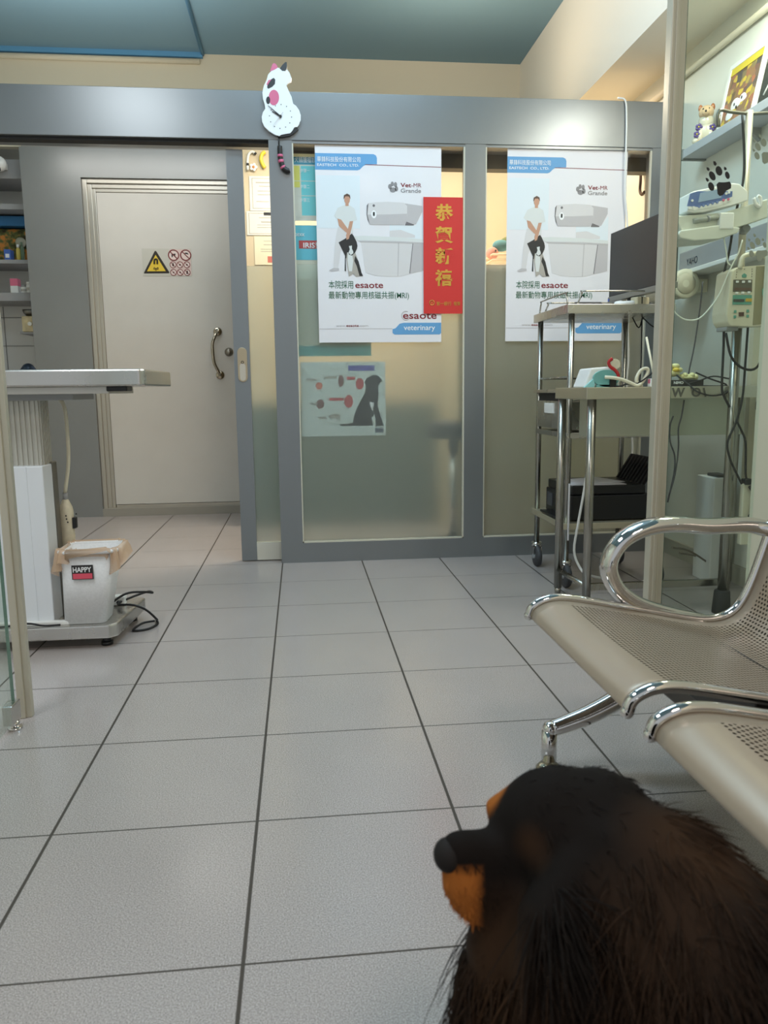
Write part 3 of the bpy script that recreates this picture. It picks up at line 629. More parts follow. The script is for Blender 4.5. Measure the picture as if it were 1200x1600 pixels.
c = tp(769, 396, 3.345)
ty = thing('plush_toy', 'pink plush ball toy at the left of the toy basket', 'toy', (c.x, c.y, c.z-0.03))
MB().ell(c, 0.034).build('body', mat('pink_plush', (226, 160, 146), 0.9), ty); MB().ell((c.x+0.012, c.y-0.03, c.z+0.01), 0.006, u=8, v=6).build('eye', PBLACK, ty)
c = tp(793, 378, 3.40)
ty = thing('plush_toy', 'green and brown plush toy behind the teal fish in the basket', 'toy', (c.x, c.y, c.z-0.04))
MB().ell(c, (0.04, 0.03, 0.028)).build('body', mat('green_plush', (120, 128, 84), 0.9), ty); MB().ell((c.x+0.03, c.y, c.z+0.02), 0.018).build('head', mat('brown_plush', (150, 106, 74), 0.9), ty)
# leash hook at the far right strip
def wx(x, y, X=1.985): return at(x, y, 'X', X)
hk = thing('coat_hook', 'brown hook with a hanging strap on the lit side wall right of the posters', 'hook', wx(1002, 300))
MB().prism([(wx(x, y).y, wx(x, y).z) for x, y in ((990, 247), (1014, 247), (1014, 262), (1003, 272), (994, 262))], 1.982, 1.9998, 'YZ', 0.002).build('plate', mat('hook_wood', (150, 112, 78), 0.6), hk)
MB().tube([wx(1001, 258, 1.985), wx(1001, 280, 1.975), wx(1000, 298, 1.975), wx(1003, 304, 1.97), wx(1007, 300, 1.965)], 0.008, n=8).build('strap', mat('hook_dark', (72, 50, 38), 0.5), hk)
# dark round shapes low behind the frosted glass
st = thing('round_stool', 'dark round padded stool blurred behind the frosted pane', 'stool', (0.92, 3.05, 0))
MB().lathe([(0.02, 0.60), (0.13, 0.60), (0.14, 0.63), (0.14, 0.67), (0.12, 0.69), (0.02, 0.69)], (0.92, 3.05, 0)).build('seat', black_mat, st)
MB().cyl((0.92, 3.05, 0.05), (0.92, 3.05, 0.6), 0.025).build('column', chrome, st)
for t in range(5): MB().cyl((0.92, 3.05, 0.06), (0.92+0.14*math.cos(t*1.256), 3.05+0.14*math.sin(t*1.256), 0.025), 0.014).build('foot', black_pl, st)

# ------------------------------------------------------------------ warning sign on the door
YS = 4.5492
def SG(cx, cy): p = at(210+cx/12, 380+cy/12, 'Y', YS); return (p.x, p.z)
sg = thing('warning_sign', 'magnetic field warning sign with yellow triangle on the pale door', 'sign', (at(262, 432, 'Y', YS).x, YS, at(262, 432, 'Y', YS).z))
a = SG(135, 100); b = SG(1085, 618)
MB().box((a[0], YS-0.001, b[1]), (b[0], YS+0.0006, a[1])).build('plate', mat('sign_silver', (196, 192, 180), 0.4), sg)
MB().box((SG(650, 0)[0], YS-0.0014, b[1]+0.004), (b[0]-0.004, YS-0.0005, a[1]-0.004)).build('pink_field', mat('sign_pink', (214, 190, 182), 0.5), sg)
MB().prism([SG(*p) for p in [(395, 145), (410, 150), (655, 545), (650, 565), (185, 570), (180, 555), (380, 150)]], YS-0.0016, YS-0.001, 'XZ').build('triangle_border', mat('sign_black', (42, 34, 24), 0.5), sg)
MB().prism([SG(*p) for p in [(398, 218), (590, 526), (238, 528)]], YS-0.0022, YS-0.0015, 'XZ').build('triangle_field', mat('sign_yellow', (226, 192, 56), 0.5), sg)
def s3(x, y): p = SG(x, y); return (p[0], YS-0.0026, p[1])
MB().tube([s3(375, 390), s3(375, 330), s3(382, 308), s3(402, 300), s3(422, 308), s3(430, 330), s3(430, 390)], 0.006, n=6).build('magnet_symbol', mat('sign_black', (42, 34, 24)), sg)
wv = MB()
for sx_ in (-1, 1):
    for rr in (22, 42): wv.tube([s3(407+sx_*rr*math.cos(t), 475+rr*0.7*math.sin(t)) for t in (-0.9, -0.4, 0, 0.4, 0.9)], 0.0022, n=6, smooth=2)
wv.tube([s3(407, 470), s3(407, 515)], 0.003, n=6); wv.build('wave_symbol', mat('sign_black', (42, 34, 24)), sg)
DR = mat('sign_dark_red', (128, 40, 40), 0.5)
for i, (cx, cy, rr) in enumerate(((735, 225, 88), (962, 225, 88), (725, 405, 52), (855, 405, 52), (985, 405, 52), (735, 548, 52), (860, 548, 52), (990, 548, 52))):
    c = SG(cx, cy); R_ = rr/12*5.62/FPX
    MB().prism(ring_pts(c, R_, 20), YS-0.0019, YS-0.0013, 'XZ').build('symbol_disc', mat('sign_disc', (226, 206, 198), 0.5), sg)
    mb = MB().tube([(x, YS-0.002, z) for x, z in ring_pts(c, R_, 22)], R_*0.11, n=6, closed=True, smooth=1)
    mb.tube([(c[0]-R_*0.7, YS-0.0022, c[1]+R_*0.7), (c[0]+R_*0.7, YS-0.0022, c[1]-R_*0.7)], R_*0.09, n=6)
    mb.build('prohibition_ring', DR, sg)
    g = MB()
    if i == 0: g.prism([(c[0]-R_*0.4, c[1]-R_*0.4), (c[0]-R_*0.4, c[1]+R_*0.25), (c[0]+R_*0.4, c[1]+R_*0.3), (c[0]+R_*0.35, c[1]-R_*0.15), (c[0]-R_*0.1, c[1]), (c[0]-R_*0.2, c[1]-R_*0.4)], YS-0.0021, YS-0.0018, 'XZ')
    elif i == 1: g.prism(ring_pts((c[0]+R_*0.1, c[1]), R_*0.5, 10, 0.2, PI*0.8), YS-0.0021, YS-0.0018, 'XZ')
    else: g.box((c[0]-R_*0.28, YS-0.0021, c[1]-R_*(0.5 if i in (2, 7) else 0.25)), (c[0]+R_*0.28, YS-0.0018, c[1]+R_*(0.5 if i in (2, 7) else 0.25)))
    g.build('pictogram', PBLACK, sg)

# ================================================================== LEFT: ALCOVE SHELVES
ab = thing('shelf_unit', 'grey built-in shelves in the alcove left of the grey portal', 'shelf', (-1.98, 4.75, 0))
shelf_grey = mat('shelf_grey', (150, 150, 150), 0.6)
for z0, z1 in ((1.727, 1.752), (1.482, 1.536), (2.27, 2.39), (2.075, 2.11)): MB().box((-2.33, 4.60, z0), (-1.665, 4.94, z1), 0.001).build('shelf_board', shelf_grey, ab)
tl = MB()
for z in (0.6, 0.8, 1.0, 1.2, 1.4): tl.box((-2.33, 4.946, z), (-1.6, 4.9495, z+0.004))
for x in (-2.2, -2.0, -1.8): tl.box((x, 4.946, 0.5), (x+0.004, 4.9495, 1.48))
tl.build('tile_joint', mat('tile_joint_grey', (120, 120, 118), 0.8), ab)
box('worktop', (-2.33, 4.60, 0.90), (-1.665, 4.94, 0.935), shelf_grey, ab)
zs = 1.7525
def al(px, Y=4.68): return at(px, 400, 'Y', Y).x
bb = thing('carton', 'blue carton on the upper alcove shelf', 'box', (al(16), 4.68, zs))
MB().box((al(9), 4.65, zs), (al(19), 4.72, zs+0.075), 0.002).build('box', mat('blue_carton', (66, 104, 180), 0.5), bb); MB().box((al(11), 4.6495, zs+0.02), (al(17), 4.6505, zs+0.045)).build('label_panel', white_pl, bb)
def bottle(px, Y, z, r, h, m, capm, label, grp, name='bottle'):
    x = al(px, Y); t = thing(name, label, name, (x, Y, z), 0, grp)
    MB().lathe([(r*0.9, 0), (r, 0.004), (r, h*0.68), (r*0.55, h*0.8), (r*0.5, h*0.82)], (x, Y, z), n=16).build('body', m, t)
    MB().cyl((x, Y, z+h*0.8), (x, Y, z+h), r*0.62, n=14).build('cap', capm, t)
bottle(29, 4.66, zs, 0.014, 0.108, mat('amber_label', (196, 176, 84), 0.4), white_pl, 'yellow bottle with white cap on the upper alcove shelf', 'shelf bottles')
bottle(35, 4.67, zs, 0.013, 0.125, mat('green_bottle', (92, 118, 92), 0.4), mat('green_cap', (110, 130, 108), 0.5), 'slim green bottle beside the yellow one on the upper alcove shelf', 'shelf bottles')
bg = thing('cloth_bag', 'patterned orange and green cloth bag at the back of the upper alcove shelf', 'bag', (al(26, 4.82), 4.82, zs))
m_ = mat('patterned_cloth', (150, 104, 56), 0.9); nt = m_.node_tree
vn = nt.nodes.new('ShaderNodeTexNoise'); vn.inputs['Scale'].default_value = 22; tcn = nt.nodes.new('ShaderNodeTexCoord'); cr = nt.nodes.new('ShaderNodeValToRGB')
cr.color_ramp.elements[0].color = (*lin((60, 50, 30)), 1); cr.color_ramp.elements[0].position = 0.35; cr.color_ramp.elements[1].color = (*lin((200, 130, 60)), 1); cr.color_ramp.elements[1].position = 0.62
e_ = cr.color_ramp.elements.new(0.5); e_.color = (*lin((96, 104, 58)), 1)
nt.links.new(tcn.outputs['Object'], vn.inputs['Vector']); nt.links.new(vn.outputs['Fac'], cr.inputs[0]); nt.links.new(cr.outputs[0], nt.nodes['Principled BSDF'].inputs['Base Color'])
MB().box((-2.1, 4.78, zs), (-1.68, 4.9, zs+0.24), 0.04, 4).build('body', m_, bg)
tag(box('blue_binder', (-2.15, 4.74, zs+0.245), (-1.67, 4.92, zs+0.31), mat('binder_blue', (48, 116, 168), 0.5), bev=0.003), 'blue folder lying on top of the patterned cloth bag', 'folder')
pk = al(19, 4.66)
tag(MB().ell((al(34, 4.74), 4.74, zs+0.135), (0.035, 0.03, 0.035)).build('plastic_bag', mat('clear_bag', (170, 170, 150), 0.25)), 'crumpled translucent bag above the bottles on the upper alcove shelf', 'bag')
zs2 = 1.5365
bb = thing('carton', 'pink and white carton on the lower alcove shelf', 'box', (al(19, 4.66), 4.66, zs2))
MB().box((al(13, 4.65), 4.64, zs2), (al(25, 4.65), 4.70, zs2+0.05)).build('white_half', white_pl, bb); MB().box((al(13, 4.65), 4.64, zs2+0.05), (al(25, 4.65), 4.70, zs2+0.098)).build('pink_half', mat('pink_carton', (222, 112, 140), 0.5), bb)
for px, h, lb in ((33, 0.058, 'small white pill jar with dark band on the lower alcove shelf'), (43, 0.078, 'larger white pill jar on the lower alcove shelf')):
    x = al(px, 4.66); t = thing('pill_jar', lb, 'jar', (x, 4.66, zs2), 0, 'pill jars')
    r = 0.019 if h < 0.07 else 0.024
    MB().lathe([(r*0.9, 0), (r, 0.004), (r, h*0.72), (r*0.85, h*0.8)], (x, 4.66, zs2), n=18).build('body', white_pl, t); MB().cyl((x, 4.66, zs2+h*0.78), (x, 4.66, zs2+h), r*0.92, n=18).build('lid', grey_pl if h < 0.07 else white_pl, t)
    MB().cyl((x, 4.66, zs2+h*0.25), (x, 4.66, zs2+h*0.5), r*1.01, n=18, cap=False).build('label_band', INK, t)
tn = thing('patterned_tin', 'cream square tin with brown floral pattern under the alcove shelf', 'tin', (al(42, 4.72), 4.72, 1.24))
zt0 = at(40, 519, 'Y', 4.66).z; zt1 = at(40, 494, 'Y', 4.66).z
mt = mat('floral_tin', (206, 190, 150), 0.4, var=0.3, vscale=18)
MB().box((al(27, 4.66), 4.64, zt0), (al(62, 4.66), 4.80, zt1), 0.008).build('body', mt, tn); MB().cyl((al(40, 4.66), 4.632, (zt0+zt1)/2), (al(40, 4.66), 4.64, (zt0+zt1)/2), 0.014).build('knob', steel, tn)
bowl = thing('steel_bowl', 'small steel bowl on top of the floral tin', 'bowl', (al(42, 4.7), 4.70, zt1))
MB().lathe([(0.03, 0), (0.05, 0.02), (0.058, 0.045), (0.054, 0.045), (0.046, 0.02), (0.01, 0.006)], (al(42, 4.7), 4.70, zt1)).build('body', mat('dull_steel', (130, 128, 122), 0.35, 1.0), bowl)
wb = thing('wall_bracket', 'thin bracket shelf carrying the floral tin on the alcove tiles', 'shelf', (al(42, 4.72), 4.80, zt0-0.012))
MB().box((al(26, 4.7), 4.64, zt0-0.012), (al(62, 4.7), 4.945, zt0)).build('board', shelf_grey, wb)
bvz = thing('blue_kettle', 'dark blue kettle on the alcove worktop behind the steel table', 'kettle', (al(30, 4.72), 4.72, 0.935))
MB().lathe([(0.05, 0), (0.06, 0.02), (0.055, 0.09), (0.03, 0.125), (0.008, 0.135)], (al(30, 4.72), 4.72, 0.9355)).build('body', mat('kettle_blue', (60, 76, 96), 0.3, 0.4), bvz)
cm = thing('security_camera', 'white dome security camera at the left edge under the header', 'camera', at(-2, 262, 'Y', 4.3))
c = at(-2, 256, 'Y', 4.52); cm.location = c
MB().ell(c, 0.048).build('housing', white_pl, cm); MB().ell((c.x-0.012, c.y-0.02, c.z-0.026), 0.032).build('lens', black_pl, cm)
MB().box((c.x-0.03, c.y, c.z-0.02), (c.x+0.03, 4.60, c.z+0.02), 0.004).build('mount', white_pl, cm)

# ================================================================== EXAM TABLE
et = thing('exam_table', 'steel veterinary examination table on a white column with a platform base', 'table', (-0.9, 1.74, 0))
top = MB(); top.prism([(-1.4, 1.5), (-0.395, 1.5), (-0.38, 1.515), (-0.365, 1.925), (-0.38, 1.94), (-1.4, 1.94)], 0.878, 0.932, 'XY', 0.006)
top.build('tabletop', steel, et)
MB().box((-1.35, 1.53, 0.855), (-0.50, 1.91, 0.878), 0.002).build('under_frame', mat('pale_frame', (200, 198, 192), 0.4, 0.5), et)
MB().box((-0.505, 1.52, 0.862), (-0.44, 1.60, 0.8785), 0.003).build('latch_block', black_pl, et)
MB().box((-0.95, 1.60, 0.835), (-0.63, 1.86, 0.856), 0.002).build('mount_plate', grey_pl, et)
ribbed = mat('ribbed_aluminium', (196, 194, 184), 0.4, 0.3)
cu = MB()
x0, x1 = -0.98, -0.757
cu.box((x0, 1.64, 0.60), (x1, 1.742, 0.836))
for i in range(13): cu.box((x0+0.006+i*0.0166, 1.635, 0.60), (x0+0.014+i*0.0166, 1.642, 0.836), 0.001)
for i in range(6): cu.box((x1-0.002, 1.648+i*0.0155, 0.60), (x1+0.005, 1.656+i*0.0155, 0.836), 0.001)
cu.build('upper_column', ribbed, et)
cl = MB(); cl.box((-1.0, 1.60, 0.08), (-0.745, 1.70, 0.62), 0.004); cl.box((-0.800, 1.598, 0.08), (-0.797, 1.602, 0.618)); cl.build('column_cover', mat('white_cover', (226, 230, 234), 0.35), et)
MB().box((-0.99, 1.70, 0.08), (-0.742, 1.745, 0.625), 0.002).build('column_side_plate', mat('grey_side', (128, 124, 116), 0.4, 0.6), et)
bs = MB(); bs.prism([(-1.35, 1.55), (-0.555, 1.55), (-0.53, 1.575), (-0.50, 1.90), (-0.515, 1.915), (-1.35, 1.915)], 0.035, 0.082, 'XY', 0.006); bs.build('base_platform', steel, et)
MB().box((-1.02, 1.575, 0.082), (-0.69, 1.60, 0.094), 0.002).build('base_strip', white_pl, et)
for (x, y) in ((-0.575, 1.60), (-0.55, 1.88), (-1.3, 1.60), (-1.3, 1.88)):
    MB().cyl((x, y, 0), (x, y, 0.036), 0.014).cyl((x, y, 0), (x, y, 0.012), 0.02).build('foot', black_pl, et)
# cable and hand control hanging behind the bin
hc = thing('hand_control', 'aged cream bottle-shaped hand control hanging behind the bin by its hose', 'hand control', (-0.72, 1.775, 0.3))
def hp(x, y, Y=1.775): return at(x, y, 'Y', Y)
hcx = hp(110, 830)
hb = hp(109, 872)
MB().lathe([(0.020, hb.z-0.02), (0.024, hb.z), (0.0245, hp(109, 800).z), (0.022, hp(109, 792).z), (0.013, hp(109, 783).z), (0.009, hp(109, 780).z)], (hb.x, 1.775, 0), n=20).build('body', cream_dirty, hc)
MB().cyl((hb.x, 1.775, hp(109, 783).z), (hb.x, 1.775, hp(109, 770).z), 0.009).build('collar', grey_pl, hc)
MB().tube([(hb.x, 1.775, hp(109, 771).z), hp(107, 720), hp(104, 660), hp(99, 632), hp(88, 621), hp(60, 615), (-0.85, 1.775, 0.86)], 0.0065, n=10).build('hose', cream_pl, hc)
MB().box((hb.x+0.022, 1.76, hp(109, 825).z), (hb.x+0.034, 1.785, hp(109, 808).z), 0.002).build('side_switch', black_pl, hc)
for (x, y) in ((103, 806), (104, 811), (119, 803), (106, 816)):
    c = hp(x, y, 1.749); MB().ell(c, 0.0028, u=8, v=6).build('dirt_spot', black_mat, hc)
tag(MB().tube([hp(12, 612, 1.6), hp(25, 613, 1.6), hp(45, 612, 1.6), hp(66, 611, 1.6), hp(78, 613, 1.6)], 0.004, n=8).build('black_cable', rubber), 'short black cable looped under the steel examination table top', 'cable')

# ------------------------------------------------------------------ bin on the platform
bn = thing('waste_bin', 'white tapered bin with a black HAPPY sticker on the table platform', 'bin', (-0.665, 1.62, 0.082), 0)
bw0 = hp(103, 980, 1.60).x; bw1 = hp(168, 978, 1.60).x; tw0 = hp(92, 862, 1.57).x; tw1 = hp(181, 858, 1.57).x
zt = hp(137, 862, 1.56).z
def rrect(x0, x1, y0, y1, r, n=5):
    out = []
    for cx, cy, a in ((x1-r, y1-r, 0), (x0+r, y1-r, PI/2), (x0+r, y0+r, PI), (x1-r, y0+r, 1.5*PI)):
        for i in range(n+1): out.append((cx+r*math.cos(a+PI/2*i/n), cy+r*math.sin(a+PI/2*i/n)))
    return out
def loft(mb, secs, caps=(True, True)):
    rings = [[mb.bm.verts.new((x, y, z)) for x, y in pts] for pts, z in secs]
    n = len(rings[0])
    for a, b in zip(rings, rings[1:]):
        for k in range(n): f = mb.bm.faces.new((a[k], a[(k+1) % n], b[(k+1) % n], b[k])); f.smooth = True
    if caps[0]: mb.bm.faces.new(list(reversed(rings[0])))
    if caps[1]: mb.bm.faces.new(rings[-1])
    return mb
bin_m = mat('speckled_white_plastic', (224, 224, 224), 0.4, var=0.05, vscale=140)
loft(MB(), [(rrect(bw0, bw1, 1.575, 1.695, 0.02), 0.083), (rrect(tw0+0.004, tw1-0.004, 1.555, 1.715, 0.028), zt), (rrect(tw0+0.009, tw1-0.009, 1.560, 1.710, 0.025), zt), (rrect(bw0+0.005, bw1-0.005, 1.58, 1.70, 0.016), 0.09)]).build('body', bin_m, bn)
MB().tube([(x, y, zt) for x, y in rrect(tw0-0.002, tw1+0.002, 1.549, 1.721, 0.032)], 0.007, n=8, closed=True, smooth=1).build('rim', bin_m, bn)
sa = hp(111, 884, 1.553); sb = hp(146, 905, 1.553)
ysk = 1.553
slope = 0.03
stm = Matrix.Translation((0, 0, 0))
stk = box('sticker', (sa.x, 1.5545, sb.z), (sb.x, 1.5575, sa.z), PBLACK, bn)
box('sticker_band', (sa.x+0.003, 1.5540, sb.z+0.002), (sb.x-0.003, 1.5546, sb.z+(sa.z-sb.z)*0.42), mat('sticker_pink', (222, 84, 104), 0.5), stk)
text_fit('lettering', 'HAPPY', sa.x+0.004, sb.x-0.005, sb.z+(sa.z-sb.z)*0.52, (sa.z-sb.z)*0.36, 1.5542, PWHITE, stk, bold=0.02)
# liner
ln = MB(); N = 72
rows = []
random.seed(3)
ph_ = [random.uniform(0, 6.28) for _ in range(6)]
base = rrect(tw0-0.002, tw1+0.002, 1.549, 1.721, 0.032, 17)
cx_, cy_ = (tw0+tw1)/2, 1.635
for (k, z, wob) in ((0.80, zt-0.05, 0.010), (0.93, zt-0.012, 0.006), (1.0, zt+0.012, 0.004), (1.05, zt+0.006, 0.005), (1.08, zt-0.022, 0.010), (1.09, zt-0.050, 0.016)):
    row = []
    for i, (x, y) in enumerate(base):
        t = i/len(base)*2*PI
        wv_ = wob*(math.sin(9*t+ph_[0])+0.6*math.sin(17*t+ph_[1])+0.5*math.sin(23*t+ph_[2]))
        dx, dy = x-cx_, y-cy_; L_ = math.hypot(dx, dy)
        drop = 0
        if k > 1.06: drop = 0.022*math.sin(3*t+0.6)+0.010*math.sin(7*t)
        if k > 1.06 and y < 1.56 and tw0+0.03 < x < tw1-0.02: drop += 0.026 if k > 1.085 else 0.012
        row.append((cx_+dx*k+dx/L_*wv_, cy_+dy*k+dy/L_*wv_*0.6, z+drop+wv_*0.4))
    rows.append(row+[row[0]])
ln.quadsheet(rows)
lm = mat('translucent_orange_bag', (234, 200, 166), 0.25)
b_ = lm.node_tree.nodes['Principled BSDF']; b_.inputs['Alpha'].default_value = 0.62; b_.inputs['Transmission Weight'].default_value = 0.2
tag(ln.build('bin_liner', lm), 'crumpled translucent orange bag lining the white bin', 'bag')
# cables beside the bin
cp = [hp(183, 940, 1.78), hp(205, 932, 1.80), hp(228, 934, 1.85), hp(238, 942, 1.85), hp(225, 950, 1.80), hp(195, 944, 1.78), hp(184, 950, 1.75), hp(205, 936, 1.78), hp(220, 940, 1.8), hp(232, 946, 1.8)]
def fz(x, y, z=0.006): return at(x, y, 'Z', z)
cb1 = MB().tube([Vector((-0.60, 1.74, 0.10)), Vector((-0.54, 1.76, 0.135)), Vector((-0.49, 1.80, 0.13)), Vector((-0.465, 1.86, 0.11)), Vector((-0.49, 1.90, 0.105)), Vector((-0.54, 1.84, 0.10)), Vector((-0.57, 1.76, 0.098)), Vector((-0.51, 1.73, 0.10)), Vector((-0.47, 1.75, 0.075)), Vector((-0.44, 1.78, 0.03)), fz(244, 968, 0.005), fz(246, 975, 0.005), fz(230, 983, 0.005), fz(208, 985, 0.005), fz(222, 974, 0.006), fz(242, 970, 0.010)], 0.0042, n=8, smooth=6)
tag(cb1.build('power_cord', rubber), 'coiled black power cord spilling off the platform beside the bin', 'cord')  # a power cord, coiled and dropping to the floor
tag(MB().tube([Vector((-0.985, 1.57, 0.0855)), Vector((-0.90, 1.565, 0.0865)), Vector((-0.82, 1.56, 0.096)), Vector((-0.77, 1.56, 0.0865)), Vector((-0.715, 1.562, 0.0865))], 0.0035, n=8, smooth=5).build('thin_cable', rubber), 'thin black cord along the platform in front of the white column', 'cord')
pg = thing('power_plug', 'white adapter plug on the platform right behind the bin', 'plug', (-0.57, 1.80, 0.083))
MB().box((-0.60, 1.79, 0.083), (-0.552, 1.83, 0.118), 0.005).build('body', white_pl, pg); MB().cyl((-0.575, 1.79, 0.1), (-0.575, 1.775, 0.1), 0.004).build('strain_relief', black_pl, pg)

# ================================================================== STEEL TROLLEY
tr = thing('steel_trolley', 'tall steel trolley with drawer and castors in front of the right pane', 'trolley', (1.44, 2.36, 0))
CX0, CX1, CY0, CY1 = 1.225, 1.660, 2.12, 2.565
tt = MB(); tt.box((CX0-0.015, CY0-0.015, 1.158), (CX1+0.015, CY1+0.015, 1.196), 0.002); tt.build('top_tray', steel, tr)
for (x0, y0, x1, y1) in ((CX0, CY0, CX0, CY1), (CX0, CY0, CX1, CY0), (CX0, CY1, CX1, CY1)):
    p0 = Vector((x0, y0, 1.194)); p1 = Vector((x1, y1, 1.194)); up_ = Vector((0, 0, 0.055)); d_ = (p1-p0).normalized()
    MB().tube([p0+d_*0.03, p0+d_*0.05+up_*0.85, p0+d_*0.07+up_, p1-d_*0.07+up_, p1-d_*0.05+up_*0.85, p1-d_*0.03], 0.0035, n=8, smooth=3).build('guard_rail', steel_v, tr)
for x in (CX0+0.012, CX1-0.012):
    for y in (CY0+0.012, CY1-0.012):
        MB().cyl((x, y, 0.115), (x, y, 1.16), 0.0125).build('leg', steel_v, tr)
        cs = MB().cyl((x, y, 0.10), (x, y, 0.118), 0.024).build('castor', chrome, tr)
        MB().box((x-0.02, y-0.022, 0.05), (x-0.016, y+0.022, 0.102)).box((x+0.016, y-0.022, 0.05), (x+0.02, y+0.022, 0.102)).box((x-0.02, y-0.022, 0.098), (x+0.02, y+0.022, 0.103)).build('fork', chrome, cs)
        MB().lathe([(0.012, -0.013), (0.046, -0.012), (0.05, -0.006), (0.05, 0.006), (0.046, 0.012), (0.012, 0.013)], (x, y-0.012, 0.05), 'X').build('wheel', grey_rubber, cs)
        MB().cyl((x-0.021, y-0.012, 0.05), (x+0.021, y-0.012, 0.05), 0.012).build('hub', grey_pl, cs)
MB().box((CX0-0.01, CY0-0.01, 0.255), (CX1+0.01, CY1+0.01, 0.282), 0.002).build('lower_shelf', mat('shelf_cream_steel', (196, 188, 164), 0.35, 0.6), tr)
MB().box((CX0-0.01, CY0-0.01, 0.835), (CX1+0.01, CY1+0.01, 0.850), 0.002).build('middle_shelf', steel, tr)
MB().tube([(CX0+0.01, CY0, 0.90), (CX0+0.01, CY1, 0.90), (CX1-0.01, CY1, 0.90)], 0.004, n=8, smooth=1).build('side_rail', steel_v, tr)
dr = MB().box((CX0, CY0+0.03, 0.68), (CX1-0.02, CY1-0.028, 0.80), 0.002).build('drawer', steel, tr)
MB().box((CX0-0.006, 2.30, 0.745), (CX0+0.002, 2.42, 0.79), 0.002).build('handle', white_pl, dr)
MB().box((CX0+0.005, CY0+0.03, 0.80), (CX0+0.012, CY1-0.028, 0.835)).build('drawer_gap', black_mat, tr)
MB().box((CX0, CY0, 0.645), (CX1, CY1, 0.668), 0.002).build('drawer_rail', steel, tr)
# monitor
a0 = at(957, 365, 'Y', 2.34); mz0 = at(953, 472, 'Y', 2.34).z
mo = thing('monitor', 'black flat monitor turned away on top of the steel trolley', 'monitor', (1.56, 2.36, 1.196), 0)
MX = Matrix.Translation((1.520, 2.45, 1.262)) @ Matrix.Rotation(math.radians(-85.5), 4, 'Z')
MB().box((0, 0, 0), (0.53, 0.022, 0.278), 0.003, M=MX).build('screen', mat('dark_screen', (44, 42, 42), 0.35), mo)
MB().box((-0.001, -0.004, -0.024), (0.531, 0.026, 0.0), 0.002, M=MX).build('silver_bezel', mat('silver_bezel', (150, 148, 140), 0.35, 0.6), mo)
MB().box((0.004, -0.006, -0.02), (0.016, -0.003, -0.008), M=MX).build('power_light', mat('blue_led', (90, 110, 190), 0.4), mo)
MB().box((0.13, 0.022, -0.063), (0.20, 0.04, 0.12), 0.003, M=MX).build('stand_arm', black_pl, mo)
c = MX @ Vector((0.16, 0.0, -0.064)); MB().box((c.x-0.07, c.y-0.09, 1.1965), (c.x+0.09, c.y+0.09, 1.208), 0.004).build('stand_base', black_pl, mo)
kb = thing('flat_keyboard', 'thin dark keyboard lying under the monitor on the trolley top', 'keyboard', (1.33, 2.36, 1.1965))
MB().box((1.275, 2.20, 1.1965), (1.395, 2.52, 1.212), 0.003).build('body', black_pl, kb); MB().box((1.28, 2.205, 1.212), (1.39, 2.515, 1.2145)).build('keys', mat('dark_keys', (48, 48, 50), 0.5), kb)
ad = thing('power_adapter', 'beige power adapter with white lead beside the monitor on the trolley', 'adapter', (1.52, 2.15, 1.1965), 0.4)
c = at(1000, 468, 'Y', 2.16)
ad.location = (c.x, 2.16, 1.1965)
MB().box((-0.035, -0.02, 0), (0.035, 0.02, 0.032), 0.004).build('body', mat('beige_adapter', (200, 188, 156), 0.5), ad, local=True); MB().box((-0.012, -0.0205, 0.004), (-0.006, 0.0205, 0.0325)).build('band', black_mat, ad, local=True)
tag(MB().tube([(c.x-0.03, 2.15, 1.205), (c.x-0.07, 2.15, 1.203), (c.x-0.10, 2.17, 1.203), (c.x-0.07, 2.19, 1.21)], 0.010, n=8).build('white_lead', white_pl), 'short white lead bundled beside the beige adapter', 'lead')
# cables under the trolley top
for pts_, lb in (([(987, 492), (998, 510), (1004, 494)], 'thin black cable making a V below the trolley top'), ([(1004, 494), (1020, 508), (1032, 509)], 'thin black cable curving right below the trolley top'), ([(1003, 496), (1002, 560), (999, 604)], 'thin black cable hanging straight down below the trolley top')):
    tag(MB().tube([at(x, y+2, 'Y', 2.30) for x, y in pts_], 0.003, n=6).build('black_cable', rubber), lb, 'cable')
g_ = MB().tube([at(980, 497, 'Y', 2.62), at(982, 560, 'Y', 2.62), at(979, 610, 'Y', 2.62), at(988, 690, 'Y', 2.62), at(986, 720, 'Y', 2.62)], 0.005, n=8)
tag(g_.build('white_cable', white_pl), 'white cable hanging behind the trolley beside its rear leg', 'cable')
g_ = MB().tube([at(920, 720, 'Y', 2.07), at(912, 770, 'Y', 2.06), at(903, 820, 'Y', 2.05), at(897, 860, 'Y', 2.05), at(905, 885, 'Y', 2.04), at(918, 898, 'Y', 2.03), fz(950, 905, 0.01), fz(985, 912, 0.008), fz(1010, 905, 0.008), fz(1016, 880, 0.01)], 0.0055, n=8)
tag(g_.build('white_cable', white_pl), 'long white cord hanging in front of the printer down to the floor', 'cord')

# printer on the lower shelf
pr = thing('inkjet_printer', 'black inkjet printer with raised paper support on the lower trolley shelf', 'printer', (1.45, 2.34, 0.283))
MB().box((1.262, 2.15, 0.286), (1.625, 2.50, 0.395), 0.006).build('body', black_pl, pr)
MB().box((1.268, 2.16, 0.396), (1.60, 2.49, 0.435), 0.005).build('scanner_lid', black_pl, pr)
MB().box((1.625, 2.19, 0.30), (1.652, 2.46, 0.37), 0.004).build('rear_tank', black_pl, pr)
MB().box((1.2575, 2.40, 0.315), (1.263, 2.47, 0.375), 0.002).build('control_panel', mat('panel_grey', (70, 72, 76), 0.3), pr)
MB().box((1.215, 2.22, 0.286), (1.265, 2.44, 0.296), 0.002).build('output_tray', black_pl, pr)
MS = Matrix.Translation((1.60, 2.33, 0.43)) @ Matrix.Rotation(math.radians(32), 4, 'Y')
ps = MB()
